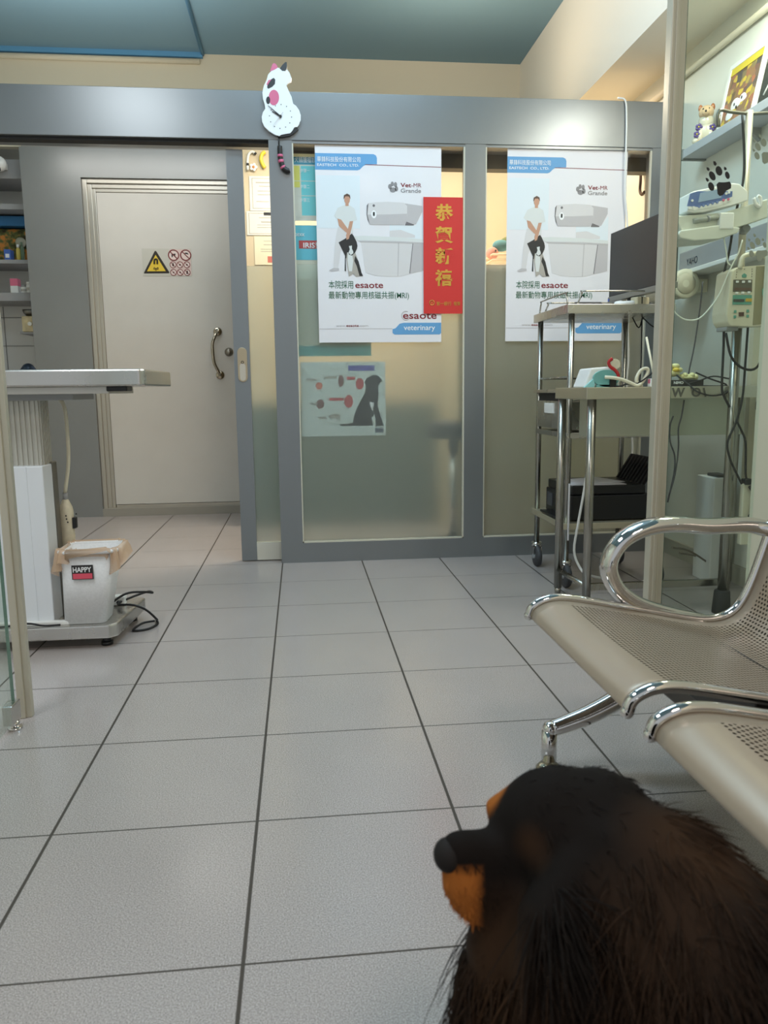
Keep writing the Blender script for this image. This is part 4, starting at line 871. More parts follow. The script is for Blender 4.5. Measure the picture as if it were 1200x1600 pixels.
ps.box((-0.003, -0.15, -0.02), (0.003, 0.15, 0.135), 0.001, M=MS)
for i in range(9): ps.box((-0.010, -0.145+i*0.034, -0.01), (-0.003, -0.130+i*0.034, 0.13), 0.002, M=MS)
ps.build('paper_support', black_mat, pr)
tag(MB().box((1.275, 2.18, 0.4362), (1.52, 2.40, 0.4385)).build('paper_sheet', paper), 'lower white paper sheet lying on the black printer lid', 'paper')
tag(MB().box((-0.10, -0.10, 0), (0.10, 0.10, 0.0012), M=Matrix.Translation((1.42, 2.32, 0.4395)) @ Matrix.Rotation(0.3, 4, 'Z')).build('paper_sheet', paper), 'turned white paper sheet on top of another on the printer lid', 'paper')
pst = MB().box((1.235, 2.108, 0.22), (1.238, 2.109, 0.43)); 
hs = MB().box((1.232, 2.100, 0.21), (1.2385, 2.107, 0.455), 0.001)
tag(hs.build('paper_strip', paper), 'narrow white paper strip hanging at the front leg of the trolley', 'paper')

# ================================================================== INSTRUMENT TABLE
it = thing('instrument_table', 'low steel table with tube legs in front of the trolley, running behind the glass', 'table', (1.55, 1.87, 0))
TX0, TX1, TY0, TY1 = 1.145, 1.955, 1.69, 2.045
table_steel = brushed('worn_table_steel', (198, 194, 180), 0.32, (9, 9, 9))
MB().box((TX0, TY0, 0.8135), (TX1, TY1, 0.857), 0.002).build('top', table_steel, it)
for (x, y) in ((TX0+0.032, TY0+0.03), (TX0+0.02, TY1-0.03), (TX1-0.22, TY0+0.03), (TX1-0.04, TY1-0.03)):
    MB().cyl((x, y, 0.03), (x, y, 0.8145), 0.0165).cyl((x, y, 0.0), (x, y, 0.03), 0.012, 0.014).build('leg', steel_v, it)
MB().cyl((TX0+0.032, TY0+0.03, 0.105), (TX0+0.02, TY1-0.03, 0.105), 0.0125, n=4).build('stretcher', steel_v, it)
MB().box((TX0+0.032, TY0+0.02, 0.092), (TX1-0.22, TY0+0.04, 0.118), 0.002).build('stretcher', steel_v, it)
# steel splash sheet seen under the table, belongs to the trolley side
sp_ = at(898, 680, 'Y', 2.09)
bc = thing('steel_bin', 'wide shallow steel drawer box mounted under the instrument table', 'drawer', (1.55, 1.90, 0.655))
bc.location = (1.5, 1.9, 0.66)
MB().box((1.24, 1.93, 0.662), (1.90, 2.02, 0.8125), 0.002).build('body', mat('pale_steel', (196, 198, 180), 0.35, 0.6), bc)
tag(bc, 'pale steel drawer box mounted under the instrument table top', 'drawer')

# nebuliser on the table
ZT = 0.8575
nb = thing('nebuliser', 'teal and white nebuliser with a red strap on the instrument table corner', 'nebuliser', (1.28, 1.80, ZT))
Yn = 1.80
def np_(x, y, Y=Yn): p = at(x, y, 'Y', Y); return (p.x, max(p.z, ZT))
def NB(cx, cy): return np_(890+cx/8, 540+cy/8)
MB().prism([NB(*p) for p in [(150, 525), (240, 285), (450, 265), (560, 330), (600, 400), (600, 520)]], 1.78, 1.90, 'XZ', 0.006).build('housing', white_pl, nb)
MB().prism([NB(425+165*math.cos(t*PI/14), 410+105*math.sin(t*PI/14)) for t in range(28)], 1.772, 1.785, 'XZ', 0.002).build('side_panel', teal_pl, nb)
MB().prism([NB(*p) for p in [(150, 525), (262, 415), (280, 470), (275, 525)]], 1.770, 1.79, 'XZ', 0.001).build('front_skirt', mat('light_teal', (138, 196, 196), 0.4), nb)
MB().prism([NB(*p) for p in [(300, 525), (560, 525), (570, 490), (300, 490)]], 1.772, 1.79, 'XZ').build('lower_panel', teal_pl, nb)
p = NB(500, 460); MB().box((p[0]-0.012, 1.764, p[1]-0.02), (p[0]+0.012, 1.774, p[1]+0.018), 0.001).build('outlet_socket', black_pl, nb)
cu = thing('nebuliser_cup', 'small clear cream cup wrapped by the red strap on the nebuliser', 'cup', (np_(962, 575)[0], 1.80, np_(962, 575)[1]))
c0 = at(954, 571, 'Y', 1.80); 
MB().lathe([(0.019, 0), (0.020, 0.03), (0.0175, 0.03), (0.0165, 0.004), (0.004, 0.004)], (at(961, 569, 'Y', 1.78).x, 1.775, at(961, 569, 'Y', 1.78).z), 'Y', n=20).build('cup', cream_pl, cu)
def R3(cx, cy, Y=1.772): p = at(890+cx/8, 540+cy/8, 'Y', Y); return p
MB().tube([R3(535, 160), R3(490, 205), R3(505, 260), R3(560, 300), R3(600, 350), R3(612, 395)], 0.006, n=8, flat=(0.0025, 0.0062), upv=(0, -1, 0)).build('red_strap', red_pl, cu)
tag(MB().tube([R3(440, 395, 1.765), R3(520, 400, 1.755), R3(640, 420, 1.75), R3(760, 465, 1.75), R3(850, 500, 1.75), R3(920, 440, 1.76), R3(980, 330, 1.765), R3(960, 285, 1.765), R3(890, 310, 1.765), R3(840, 400, 1.76), R3(845, 470, 1.76), R3(900, 510, 1.77)], 0.0065, n=8, smooth=6).build('air_hose', cream_pl), 'cream air hose coiling from the teal nebuliser across the table', 'hose')
tag(MB().tube([R3(560, 510, 1.76), R3(640, 505, 1.76), R3(720, 480, 1.76), R3(850, 470, 1.755), R3(960, 400, 1.75), R3(1050, 330, 1.75), R3(1110, 300, 1.75)], 0.0028, n=6).build('black_wire', rubber), 'thin black wire lying across the hose on the table', 'wire')
tag(MB().cyl(Vector((at(1025, 600, 'Y', 1.84).x, 1.84, 0.858)), at(1010, 527, 'Y', 1.92), 0.0045).build('thin_rod', cream_pl), 'thin cream rod leaning up from the table beside the post', 'rod')
# white block with pale toys
wbk = thing('white_block', 'small white box standing on the table just left of the post', 'box', at(1018, 602, 'Y', 1.75))
p = at(1018, 604, 'Y', 1.75); MB().box((p.x-0.008, 1.74, ZT), (p.x+0.03, 1.77, ZT+0.03), 0.002).build('body', white_pl, wbk)
MB().box((p.x-0.0085, 1.745, ZT+0.012), (p.x-0.0075, 1.765, ZT+0.028)).build('pink_side', pink_pl, wbk)
tagp = 'pale yellow rubber toys on the table'
bkx0 = at(1046, 590, 'Y', 1.76).x; bkx1 = at(1099, 590, 'Y', 1.76).x
blk = thing('black_case', 'flat black case with white lettering on the table behind the glass', 'case', ((bkx0+bkx1)/2, 1.79, ZT))
MB().box((bkx0, 1.755, ZT), (bkx1, 1.84, ZT+0.024), 0.002).build('body', mat('case_black', (38, 38, 38), 0.5), blk)
a = at(1053, 597, 'Y', 1.754); b = at(1068, 597, 'Y', 1.754); text_fit('lettering', 'NIMO', a.x, b.x, ZT+0.009, 0.010, 1.7545, PWHITE, blk, bold=0.03)
toy_m = mat('pale_yellow_rubber', (226, 220, 160), 0.5); toy_y = mat('deep_yellow_rubber', (226, 196, 72), 0.5)
c = at(1052, 578, 'Y', 1.79)
t_ = thing('rubber_toy', 'pale yellow flower-like rubber toy on the black case, nearest the post', 'toy', (c.x, 1.79, ZT+0.024), 0, tagp)
m_ = MB()
for i in range(6): m_.ell((c.x+0.024*math.cos(i*1.047), 1.80, c.z+0.016*math.sin(i*1.047)), (0.018, 0.016, 0.011), u=10, v=8)
m_.ell((c.x, 1.80, c.z-0.012), (0.03, 0.02, 0.014), u=10, v=8)
m_.build('petals', toy_m, t_); MB().ell((c.x+0.008, 1.783, c.z), (0.014, 0.012, 0.008), u=10, v=8).build('beak', toy_y, t_)
c = at(1075, 583, 'Y', 1.80)
t_ = thing('rubber_toy', 'pale yellow bumpy rubber toy at the right end of the black case', 'toy', (c.x, 1.80, ZT+0.024), 0, tagp)
m_ = MB()
for i in range(5): m_.ell((c.x-0.026+i*0.014, 1.80, ZT+0.034+0.006*(i % 2)), (0.011, 0.014, 0.012), u=10, v=8)
m_.ell((c.x, 1.80, ZT+0.032), (0.034, 0.016, 0.008), u=12, v=8); m_.build('body', toy_m, t_)
# little cut-out letters on the apron
for ch, px, rot in (('W', 1060, 0.0), ('O', 1088, 0.0), ('I', 1103, -0.3)):
    p = at(px, 612, 'Y', 1.6885)
    mb = text_bm(MB(), ch, 0.045, (0, 0, 0), bold=0.03, align='CENTER')
    bmesh.ops.transform(mb.bm, matrix=Matrix.Translation((p.x, 1.6888, 0.820)) @ Matrix.Rotation(rot, 4, 'Y'), verts=mb.bm.verts)
    tag(mb.build('letter_sticker', mat('letter_grey', (92, 90, 82), 0.6)), 'dark grey letter %s stuck on the steel table edge behind the glass' % ch, 'sticker')
tag(MB().tube([at(1057, 586, 'Y', 1.74), at(1075, 600, 'Y', 1.70), at(1090, 612, 'Y', 1.675), at(1110, 618, 'Y', 1.672), at(1130, 616, 'Y', 1.675), at(1140, 610, 'Y', 1.68)], 0.0032, n=6).build('loose_wire', rubber), 'loose black wire drooping over the table edge behind the glass', 'wire')
tag(MB().tube([at(1087, 582, 'Y', 1.78), at(1110, 592, 'Y', 1.76), at(1136, 602, 'Y', 1.75), at(1100, 603, 'Y', 1.74), at(1075, 601, 'Y', 1.73), at(1095, 594, 'Y', 1.74), at(1115, 588, 'Y', 1.75), at(1140, 592, 'Y', 1.76)], 0.003, n=6).build('loose_wire', rubber), 'tangled black wires lying right of the black case', 'wire')

# ================================================================== IV STAND AND PUMPS
IX, IY = 1.690, 1.66
iv = thing('infusion_stand', 'metal infusion stand with hooks and black foot behind the glass', 'stand', (IX, IY, 0))
MB().cyl((IX, IY, 0.09), (IX, IY, 1.10), 0.0175).build('lower_pole', steel_v, iv)
MB().cyl((IX, IY, 1.10), (IX, IY, 1.80), 0.0125).build('upper_pole', alu, iv)
MB().lathe([(0.034, 0.0), (0.034, 0.01), (0.029, 0.085), (0.024, 0.09)], (IX, IY, 0)).build('foot', black_mat, iv)
hk_ = MB()
hk_.tube([(IX-0.11, IY, 1.785), (IX-0.11, IY, 1.745)], 0.0055, n=8)
for sx_ in (-1, 1): hk_.tube([(IX, IY, 1.79), (IX+sx_*0.07, IY, 1.795), (IX+sx_*0.105, IY, 1.80), (IX+sx_*0.115, IY, 1.785), (IX+sx_*0.112, IY, 1.745)], 0.006, n=8, smooth=5)
hk_.build('hook_arms', mat('hook_grey', (120, 118, 110), 0.3, 1.0), iv)
# syringe pump
Ys = 1.58
def S3(cx, cy, Y=Ys): return at(1020+cx/4.706, 220+cy/4.706, 'Y', Y)
def s2(cx, cy, Y=Ys): p = S3(cx, cy, Y); return (p.x, p.z)
sp = thing('syringe_pump', 'white syringe pump with blue display panel on the infusion stand', 'pump', S3(400, 720))
MB().prism([s2(*p) for p in [(250, 520), (275, 385), (300, 370), (585, 310), (640, 315), (700, 370), (700, 440), (590, 470), (380, 525), (300, 528)]], Ys, Ys+0.09, 'XZ', 0.004).build('control_head', white_pl, sp)
MB().prism([s2(*p) for p in [(252, 480), (275, 388), (330, 372), (585, 372), (582, 412), (480, 448), (330, 486)]], Ys-0.0015, Ys+0.001, 'XZ').build('blue_panel', mat('pump_blue', (88, 112, 168), 0.4), sp)
MB().prism([s2(*p) for p in [(330, 455), (345, 385), (505, 350), (500, 420)]], Ys-0.003, Ys-0.001, 'XZ').build('display', mat('pump_display', (150, 172, 200), 0.2), sp)
MB().prism([s2(*p) for p in [(258, 500), (330, 488), (480, 450), (582, 412), (575, 440), (480, 480), (300, 512)]], Ys-0.002, Ys+0.001, 'XZ').build('key_strip', white_pl, sp)
for i, (x, y) in enumerate(((290, 440), (268, 495), (300, 490), (342, 484), (374, 476), (406, 468), (440, 460), (474, 452), (520, 436), (556, 430), (540, 388), (560, 380))):
    c = S3(x, y, Ys-0.003); MB().cyl((c.x, Ys-0.0045, c.z), (c.x, Ys-0.001, c.z), 0.0042, n=12).build('key', {8: pink_pl, 9: pink_pl}.get(i, mat('key_blue', (120, 140, 190), 0.4) if 2 < i < 8 else white_pl), sp)
MB().prism([s2(*p) for p in [(190, 545), (540, 530), (860, 420), (860, 560), (600, 640), (240, 690), (190, 600)]], Ys+0.01, Ys+0.12, 'XZ', 0.004).build('syringe_cradle', mat('pump_white', (212, 214, 202), 0.4), sp)
MB().prism([s2(*p) for p in [(180, 690), (200, 660), (480, 620), (640, 640), (620, 680), (480, 720), (300, 738), (200, 718)]], Ys-0.005, Ys+0.12, 'XZ', 0.004).build('base_tray', mat('pump_white', (212, 214, 202), 0.4), sp)
MB().cyl(S3(300, 590, Ys+0.005), S3(520, 555, Ys+0.005), 0.0085).build('syringe_barrel', mat('barrel_grey', (166, 168, 156), 0.25), sp)
MB().cyl(S3(400, 574, Ys+0.003), S3(415, 571, Ys+0.003), 0.0105).build('barrel_clamp', grey_pl, sp)
MB().box(S3(490, 650, Ys-0.008), S3(570, 540, Ys+0.02), 0.004).build('plunger_holder', white_pl, sp)
MB().tube([S3(740, 420, Ys), S3(760, 470, Ys), S3(790, 480, Ys), S3(790, 420, Ys), S3(770, 405, Ys)], 0.006, n=8).build('clamp_loop', white_pl, sp)
MB().cyl(S3(690, 640, Ys+0.05), (IX, IY, S3(690, 640).z), 0.014).build('pole_clamp', grey_pl, sp)
# infusion pump
Yi = 1.56
def I3(cx, cy, Y=Yi): return at(1120+cx/10, 380+cy/10, 'Y', Y)
def i2(cx, cy, Y=Yi): p = I3(cx, cy, Y); return (p.x, p.z)
ip = thing('infusion_pump', 'cream infusion pump with green keypad and open door on the infusion stand', 'pump', I3(450, 1330))
MB().prism([i2(*p) for p in [(150, 1100), (230, 430), (330, 370), (760, 340), (1050, 340), (1050, 1270), (560, 1300), (220, 1300), (165, 1230)]], Yi, Yi+0.10, 'XZ', 0.005).build('housing', cream_pl, ip)
MB().prism([i2(*p) for p in [(615, 360), (750, 360), (750, 1260), (560, 1280)]], Yi-0.001, Yi+0.002, 'XZ').build('open_channel', mat('pump_inner', (150, 144, 114), 0.5), ip)
MB().tube([I3(360, 400), I3(390, 250), I3(450, 190), I3(600, 165), I3(720, 170), I3(790, 240), I3(810, 330)], 0.008, n=10).build('handle', cream_pl, ip)
MB().prism([i2(*p) for p in [(745, 350), (1060, 350), (1060, 1260), (740, 1230)]], Yi-0.03, Yi-0.002, 'XZ', 0.003).build('door', mat('pump_door', (220, 216, 198), 0.4), ip)
MB().prism([i2(*p) for p in [(260, 570), (550, 570), (545, 760), (250, 760)]], Yi-0.002, Yi, 'XZ').build('display_window', mat('display_brown', (96, 92, 78), 0.3), ip)
p0 = i2(272, 735); p1 = i2(540, 735); text_fit('lettering', '8888', p0[0], p1[0], p0[1], 0.0085, Yi-0.0025, mat('digit_red', (120, 82, 70), 0.4), ip)
MB().prism([i2(*p) for p in [(250, 810), (545, 810), (540, 960), (243, 960)]], Yi-0.002, Yi, 'XZ').build('green_keypad', mat('keypad_green', (96, 158, 140), 0.4), ip)
MB().prism([i2(*p) for p in [(255, 875), (425, 875), (420, 920), (252, 920)]], Yi-0.003, Yi-0.001, 'XZ').build('small_display', mat('display_dark', (74, 76, 70), 0.3), ip)
MB().prism([i2(*p) for p in [(445, 865), (545, 865), (540, 915), (440, 915)]], Yi-0.003, Yi-0.001, 'XZ').build('stop_key', mat('key_ochre', (196, 160, 56), 0.4), ip)
for (x, y) in ((315, 605), (410, 605), (505, 600), (305, 780), (400, 776), (495, 772)):
    c = I3(x, y); MB().box((c.x-0.0052, Yi-0.004, c.z-0.0036), (c.x+0.0052, Yi, c.z+0.0036), 0.001).build('key', white_pl, ip)
for (x, y) in ((285, 1070), (280, 1150), (480, 1060), (478, 1140)):
    c = I3(x, y); MB().box((c.x-0.0045, Yi-0.003, c.z-0.005), (c.x+0.0045, Yi, c.z+0.005), 0.001).build('green_key', mat('keypad_green', (96, 158, 140)), ip)
MB().prism([i2(*p) for p in [(340, 1080), (420, 1078), (418, 1140), (340, 1142)]], Yi-0.003, Yi, 'XZ').build('indicator', mat('indicator_brown', (84, 58, 48), 0.4), ip)
dt = MB()
for (x, y) in ((310, 412), (310, 452), (305, 492), (302, 532), (550, 405), (550, 440), (548, 482), (545, 522), (430, 408)): c = I3(x, y); dt.cyl((c.x, Yi-0.0015, c.z), (c.x, Yi, c.z), 0.0014, n=8)
dt.build('status_dots', PBLACK, ip)
MB().prism([i2(*p) for p in [(390, 500), (425, 470), (465, 495), (460, 535), (395, 538)]], Yi-0.0015, Yi, 'XZ').build('pump_symbol', mat('keypad_green', (96, 158, 140)), ip)
MB().prism([i2(*p) for p in [(700, 720), (740, 680), (755, 700), (755, 860), (715, 850), (700, 800)]], Yi-0.012, Yi-0.002, 'XZ', 0.002).build('green_catch', mat('mint_catch', (120, 196, 166), 0.4), ip)
MB().box((I3(200, 1300).x, Yi+0.02, I3(200, 1360).z), (I3(390, 1300).x, Yi+0.09, I3(200, 1295).z), 0.003).build('pole_clamp', grey_pl, ip)
# cables around the stand
def cab(name, pts, r, m, label, cat, Y, n=8):
    return tag(MB().tube([at(p[0], p[1], 'Y', p[2] if len(p) > 2 else Y) for p in pts], r, n=n).build(name, m), label, cat)
cab('black_cable', [(1160, 180), (1163, 240), (1161, 285), (1148, 340), (1140, 390), (1131, 430), (1127, 470), (1131, 520), (1128, 600), (1131, 618), (1140, 636)], 0.0045, rubber, 'black cable running down the left side of the infusion stand', 'cable', 1.63)
cab('black_cable', [(1134, 520), (1142, 556), (1158, 574), (1178, 577), (1190, 560), (1196, 520), (1193, 500)], 0.0045, rubber, 'black cable looping under the infusion pump', 'cable', 1.60)
cab('black_cable', [(1169, 505), (1164, 575), (1160, 622), (1150, 660), (1137, 690), (1140, 715), (1150, 738), (1159, 756)], 0.0042, rubber, 'black cable crossing the stand down to the wall socket', 'cable', 1.62)
cab('black_cable', [(1150, 656), (1158, 672), (1165, 692), (1165, 740), (1168, 750)], 0.0042, rubber, 'short black cable beside the table leg behind the glass', 'cable', 1.63)
pc = cab('plug_cable', [(1198, 505), (1196, 560), (1192, 600), (1190, 622)], 0.004, rubber, 'black cable with hanging plug at the right edge of the glass', 'cable', 1.60)
pgc = thing('hanging_plug', 'black mains plug hanging at the right edge of the glass', 'plug', at(1186, 650, 'Y', 1.6))
p = at(1187, 632, 'Y', 1.6); q = at(1186, 641, 'Y', 1.6)
MB().prism([(p.x-0.004, at(1187, 618, 'Y', 1.6).z), (p.x+0.006, at(1187, 618, 'Y', 1.6).z), (p.x+0.009, at(1187, 640, 'Y', 1.6).z), (p.x-0.012, at(1187, 640, 'Y', 1.6).z), (p.x-0.012, at(1187, 630, 'Y', 1.6).z)], 1.592, 1.608, 'XZ', 0.002).build('body', rubber, pgc)
for dx in (-0.008, 0.003): MB().box((p.x+dx, 1.597, at(1187, 652, 'Y', 1.6).z), (p.x+dx+0.003, 1.603, at(1187, 640, 'Y', 1.6).z)).build('pin', steel, pgc)
cab('infusion_tube', [(1160, 375), (1154, 395), (1146, 410), (1136, 432), (1124, 460), (1110, 480), (1092, 498), (1072, 500), (1058, 492), (1052, 484)], 0.0028, mat('pale_tube', (214, 218, 206), 0.25), 'pale infusion tube curving left from the stand', 'tube', 1.58)
cab('infusion_tube', [(1131, 372), (1135, 395), (1137, 410), (1142, 415)], 0.0028, mat('pale_tube', (214, 218, 206), 0.25), 'short pale tube below the syringe pump', 'tube', 1.585)
cab('grey_cable', [(1098, 440), (1094, 480), (1085, 540), (1077, 578), (1076, 590)], 0.003, grey_rubber, 'grey cord hanging from the wall box to the table', 'cord', 1.95)
cab('grey_cable', [(1069, 625), (1065, 650), (1060, 670), (1060, 700), (1055, 740), (1045, 775)], 0.003, grey_rubber, 'grey cord hanging below the table edge behind the glass', 'cord', 1.72)
cab('grey_cable', [(1052, 650), (1047, 665), (1047, 690), (1054, 712), (1053, 740), (1043, 785)], 0.003, grey_rubber, 'second grey cord nearer the post below the table', 'cord', 1.73)

# ------------------------------------------------------------------ right wall: shelf, box, roll
SX = 1.885
ws = thing('wall_shelf', 'pale grey wall shelf on the right wall behind the glass', 'shelf', (1.94, 1.8, 1.89))
MB().box((SX, 1.10, 1.890), (1.999, 2.535, 1.926), 0.002).build('board', mat('pale_shelf', (186, 190, 196), 0.5), ws)
MB().box((SX-0.004, 2.535, 1.884), (1.999, 2.555, 1.930), 0.001).build('end_cap', mat('shelf_cap', (120, 124, 124), 0.5), ws)
for y in (1.4, 2.1): MB().prism([(1.998, 1.89), (1.94, 1.89), (1.998, 1.84)], y, y+0.02, 'XZ').build('bracket', grey_pl, ws)
ZS = 1.9265
# pottery dog
fgc = at(1098, 200, 'X', 1.93)
fg = thing('pottery_dog', 'glazed white pottery dog with purple pansies on the wall shelf', 'figurine', (1.945, fgc.y, ZS), 0)
fb = mat('glazed_white', (226, 218, 196), 0.15, coat=0.5); pansy = mat('pansy_purple', (96, 78, 140), 0.3); tanp = mat('glaze_tan', (222, 190, 150), 0.2)
FY = at(1098, 195, 'X', 1.93).y
U = Vector((-0.5, -0.86, 0)).normalized()   # facing
def F3(f, s, z):  # forward, side, height
    sd = Vector((-U.y, U.x, 0)); return Vector((1.945, FY, ZS)) + 0.98*( U*f + sd*s + Vector((0, 0, z)))
mb = MB()
mb.ell(F3(-0.01, 0, 0.055), (0.04, 0.045, 0.05)); mb.ell(F3(0.0, 0, 0.095), (0.032, 0.034, 0.04))
for s_ in (-0.022, 0.022): mb.cyl(F3(0.025, s_, 0.0), F3(0.018, s_, 0.07), 0.011, 0.014); mb.ell(F3(0.01, s_*1.5, 0.016), (0.024, 0.02, 0.016))
mb.build('body', fb, fg)
hd_ = MB(); hd_.ell(F3(0.008, 0, 0.135), (0.032, 0.034, 0.03)); hd_.ell(F3(0.04, 0, 0.126), (0.016, 0.018, 0.014)); hd_.build('head', tanp, fg)
for s_ in (-0.026, 0.026): MB().ell(F3(-0.002, s_, 0.158), (0.010, 0.008, 0.016)).build('ear', mat('glaze_brown', (176, 110, 66), 0.2), fg)
for s_ in (-0.012, 0.012): MB().ell(F3(0.035, s_, 0.143), 0.0045, u=10, v=8).build('eye', black_pl, fg)
MB().ell(F3(0.056, 0, 0.128), 0.005, u=10, v=8).build('nose', black_pl, fg)
for (s_, z_) in ((0.03, 0.062), (-0.028, 0.07), (-0.034, 0.04)):
    pm = MB(); c = F3(0.028, s_, z_); sd = Vector((-U.y, U.x, 0))
    for t in range(5): pm.ell(c + sd*(0.009*math.cos(t*1.256)) + Vector((0, 0, 0.009*math.sin(t*1.256))), 0.0075, u=8, v=6)
    pm.build('pansy', pansy, fg); MB().ell(c+U*0.008, 0.0035, u=8, v=6).build('pansy_centre', yellow_pl, fg)
for s_ in (-0.022, 0.022): MB().ell(F3(0.036, s_, 0.008), (0.012, 0.012, 0.008), u=10, v=8).build('paw', tanp, fg)
# framed picture leaning on the shelf
def fx(x, y): return at(x, y, 'X', 1.915)
pY1 = fx(1114, 197).y; pY0 = fx(1172, 165).y
pf_ = thing('framed_picture', 'white framed colourful picture leaning on the wall shelf', 'picture', (1.93, (pY0+pY1)/2, ZS))
HH = 0.285
Yw = pY1-pY0
FM = Matrix.Translation((1.925, pY0, ZS)) @ Matrix.Rotation(math.radians(11), 4, 'Y')
fm = MB(); bw = 0.022
fm.box((0, 0, 0), (0.014, Yw, bw), 0.002, M=FM); fm.box((0, 0, HH-bw), (0.014, Yw, HH), 0.002, M=FM); fm.box((0, 0, bw), (0.014, bw, HH-bw), 0.002, M=FM); fm.box((0, Yw-bw, bw), (0.014, Yw, HH-bw), 0.002, M=FM)
fm.build('frame', white_pl, pf_)
am = mat('picture_print', (120, 96, 66), 0.4); nt = am.node_tree
vn = nt.nodes.new('ShaderNodeTexVoronoi'); vn.inputs['Scale'].default_value = 38; tcn = nt.nodes.new('ShaderNodeTexCoord'); cr = nt.nodes.new('ShaderNodeValToRGB'); sxyz = nt.nodes.new('ShaderNodeSeparateColor')
els = cr.color_ramp.elements; els[0].color = (*lin((98, 80, 58)), 1); els[1].color = (*lin((206, 176, 66)), 1); els[1].position = 0.9
for pos, col_ in ((0.25, (150, 112, 78)), (0.45, (72, 74, 76)), (0.6, (176, 106, 76)), (0.75, (120, 108, 84))): e_ = els.new(pos); e_.color = (*lin(col_), 1)
nt.links.new(tcn.outputs['Object'], vn.inputs['Vector']); nt.links.new(vn.outputs['Color'], sxyz.inputs[0]); nt.links.new(sxyz.outputs[0], cr.inputs[0]); nt.links.new(cr.outputs[0], nt.nodes['Principled BSDF'].inputs['Base Color'])
MB().box((0.004, bw, bw), (0.010, Yw-bw, HH-bw), M=FM).build('print', am, pf_)
pt = MB()
for (yy, zz, a_, b_) in ((0.42, 0.30, 0.16, 0.10), (0.60, 0.34, 0.12, 0.07), (0.30, 0.18, 0.12, 0.08)): pt.ell(FM @ Vector((0.0035, Yw*(1-yy), HH*zz)), (0.002, Yw*a_*0.8, HH*b_), u=14, v=8)
pt.build('white_shapes', PWHITE, pf_)
pt = MB()
for (yy, zz) in ((0.40, 0.32), (0.58, 0.36), (0.47, 0.26)): pt.ell(FM @ Vector((0.001, Yw*(1-yy), HH*zz)), (0.002, 0.006, 0.007), u=10, v=6)
pt.build('dark_shapes', PBLACK, pf_)
MB().box((0.002, bw, HH-bw-0.03), (0.0045, Yw-bw, HH-bw), M=FM).build('yellow_sky', mat('picture_yellow', (214, 190, 60), 0.5), pf_)
dp = thing('dark_plate', 'dark glossy picture beside the white frame on the wall shelf', 'picture', (1.94, pY0-0.13, ZS))
FM2 = Matrix.Translation((1.93, pY0-0.27, ZS)) @ Matrix.Rotation(math.radians(11), 4, 'Y')
MB().box((0, 0, 0), (0.012, 0.25, 0.24), 0.002, M=FM2).build('panel', mat('dark_gloss', (60, 62, 58), 0.12), dp)
st_ = MB().tube([FM2 @ Vector((-0.001, 0.22, 0.05)), FM2 @ Vector((-0.001, 0.17, 0.11)), FM2 @ Vector((-0.001, 0.08, 0.15)), FM2 @ Vector((-0.001, 0.02, 0.16))], 0.003, n=6); st_.build('white_streak', white_pl, dp)
# lettered box under the shelf
BX = 1.90
def bx(x, y): return at(x, y, 'X', BX)
by1 = bx(1061, 410).y; bz1 = bx(1062, 396).z; bz0 = bx(1062, 425).z; by0 = 1.25
vb = thing('wall_box', 'long grey wall-mounted box with blue lettering below the shelf', 'box', (1.95, (by0+by1)/2, bz0))
MB().box((BX, by0, bz0), (1.998, by1, bz1), 0.004).build('body', mat('grey_box', (150, 152, 156), 0.4), vb)
MB().box((BX-0.012, by0, bz0-0.022), (1.998, by1+0.01, bz0-0.002), 0.003).build('bottom_lip', white_pl, vb)
# lettering is seen mirrored on this face
a = bx(1073, 410); b = bx(1090, 404)
mb = text_bm(MB(), 'OHAY', 0.05, (0, 0, 0), bold=0.0); xs = [v.co.x for v in mb.bm.verts]; k = (a.y-b.y)/(max(xs)-min(xs))
for v in mb.bm.verts: v.co = Vector((BX-0.0008, b.y+(v.co.x-min(xs))*k, bx(1075, 415).z+v.co.z*0.9))
mb.build('lettering', mat('box_blue', (84, 104, 170), 0.5), vb)
# vent roll below
RX, RZ = 1.86, 0
rc = at(1072, 443, 'Y', 2.40)
ro_ = thing('round_vent', 'cream round vent tube on the wall below the lettered box', 'vent', (rc.x, 2.40, rc.z-0.06))
MB().lathe([(0.045, 0), (0.062, 0), (0.066, 0.006), (0.066, 0.02), (0.060, 0.03), (0.058, 0.30), (0.01, 0.30)], (rc.x, 2.40, rc.z), 'Y', n=32).build('tube', cream_pl, ro_)
MB().lathe([(0.002, 0.004), (0.045, 0.004), (0.046, 0.0), (0.044, -0.004), (0.002, 0.002)], (rc.x, 2.40, rc.z), 'Y', n=32).build('end_disc', mat('vent_disc', (196, 188, 164), 0.5), ro_)
MB().box((rc.x+0.03, 2.46, rc.z-0.03), (1.998, 2.64, rc.z+0.03), 0.004).build('wall_mount', cream_pl, ro_)
# sockets and low junk behind the table
sk = thing('socket_box', 'white surface socket box on the wall behind the table leg', 'socket', (1.975, 1.52, 0.36))
MB().box((1.95, 1.45, 0.36), (1.998, 1.60, 0.50), 0.003).build('box', cream_pl, sk)
sk2 = thing('socket_strip', 'cream extension socket strip hanging at the foot of the table leg', 'socket', at(1171, 790, 'Y', 1.64))
a = at(1160, 755, 'Y', 1.64); b = at(1180, 850, 'Y', 1.64)
MB().box((a.x, 1.63, b.z), (b.x-0.005, 1.655, a.z), 0.004).build('body', cream_pl, sk2); c = at(1168, 752, 'Y', 1.64); MB().box((c.x-0.018, 1.625, c.z-0.012), (c.x+0.012, 1.655, c.z+0.010), 0.003).build('plug_top', rubber, sk2)
MB().tube([at(1172, 760, 'Y', 1.62), at(1180, 775, 'Y', 1.62), at(1176, 800, 'Y', 1.62), at(1171, 808, 'Y', 1.62)], 0.008, n=8).build('plug_lead', rubber, sk2)
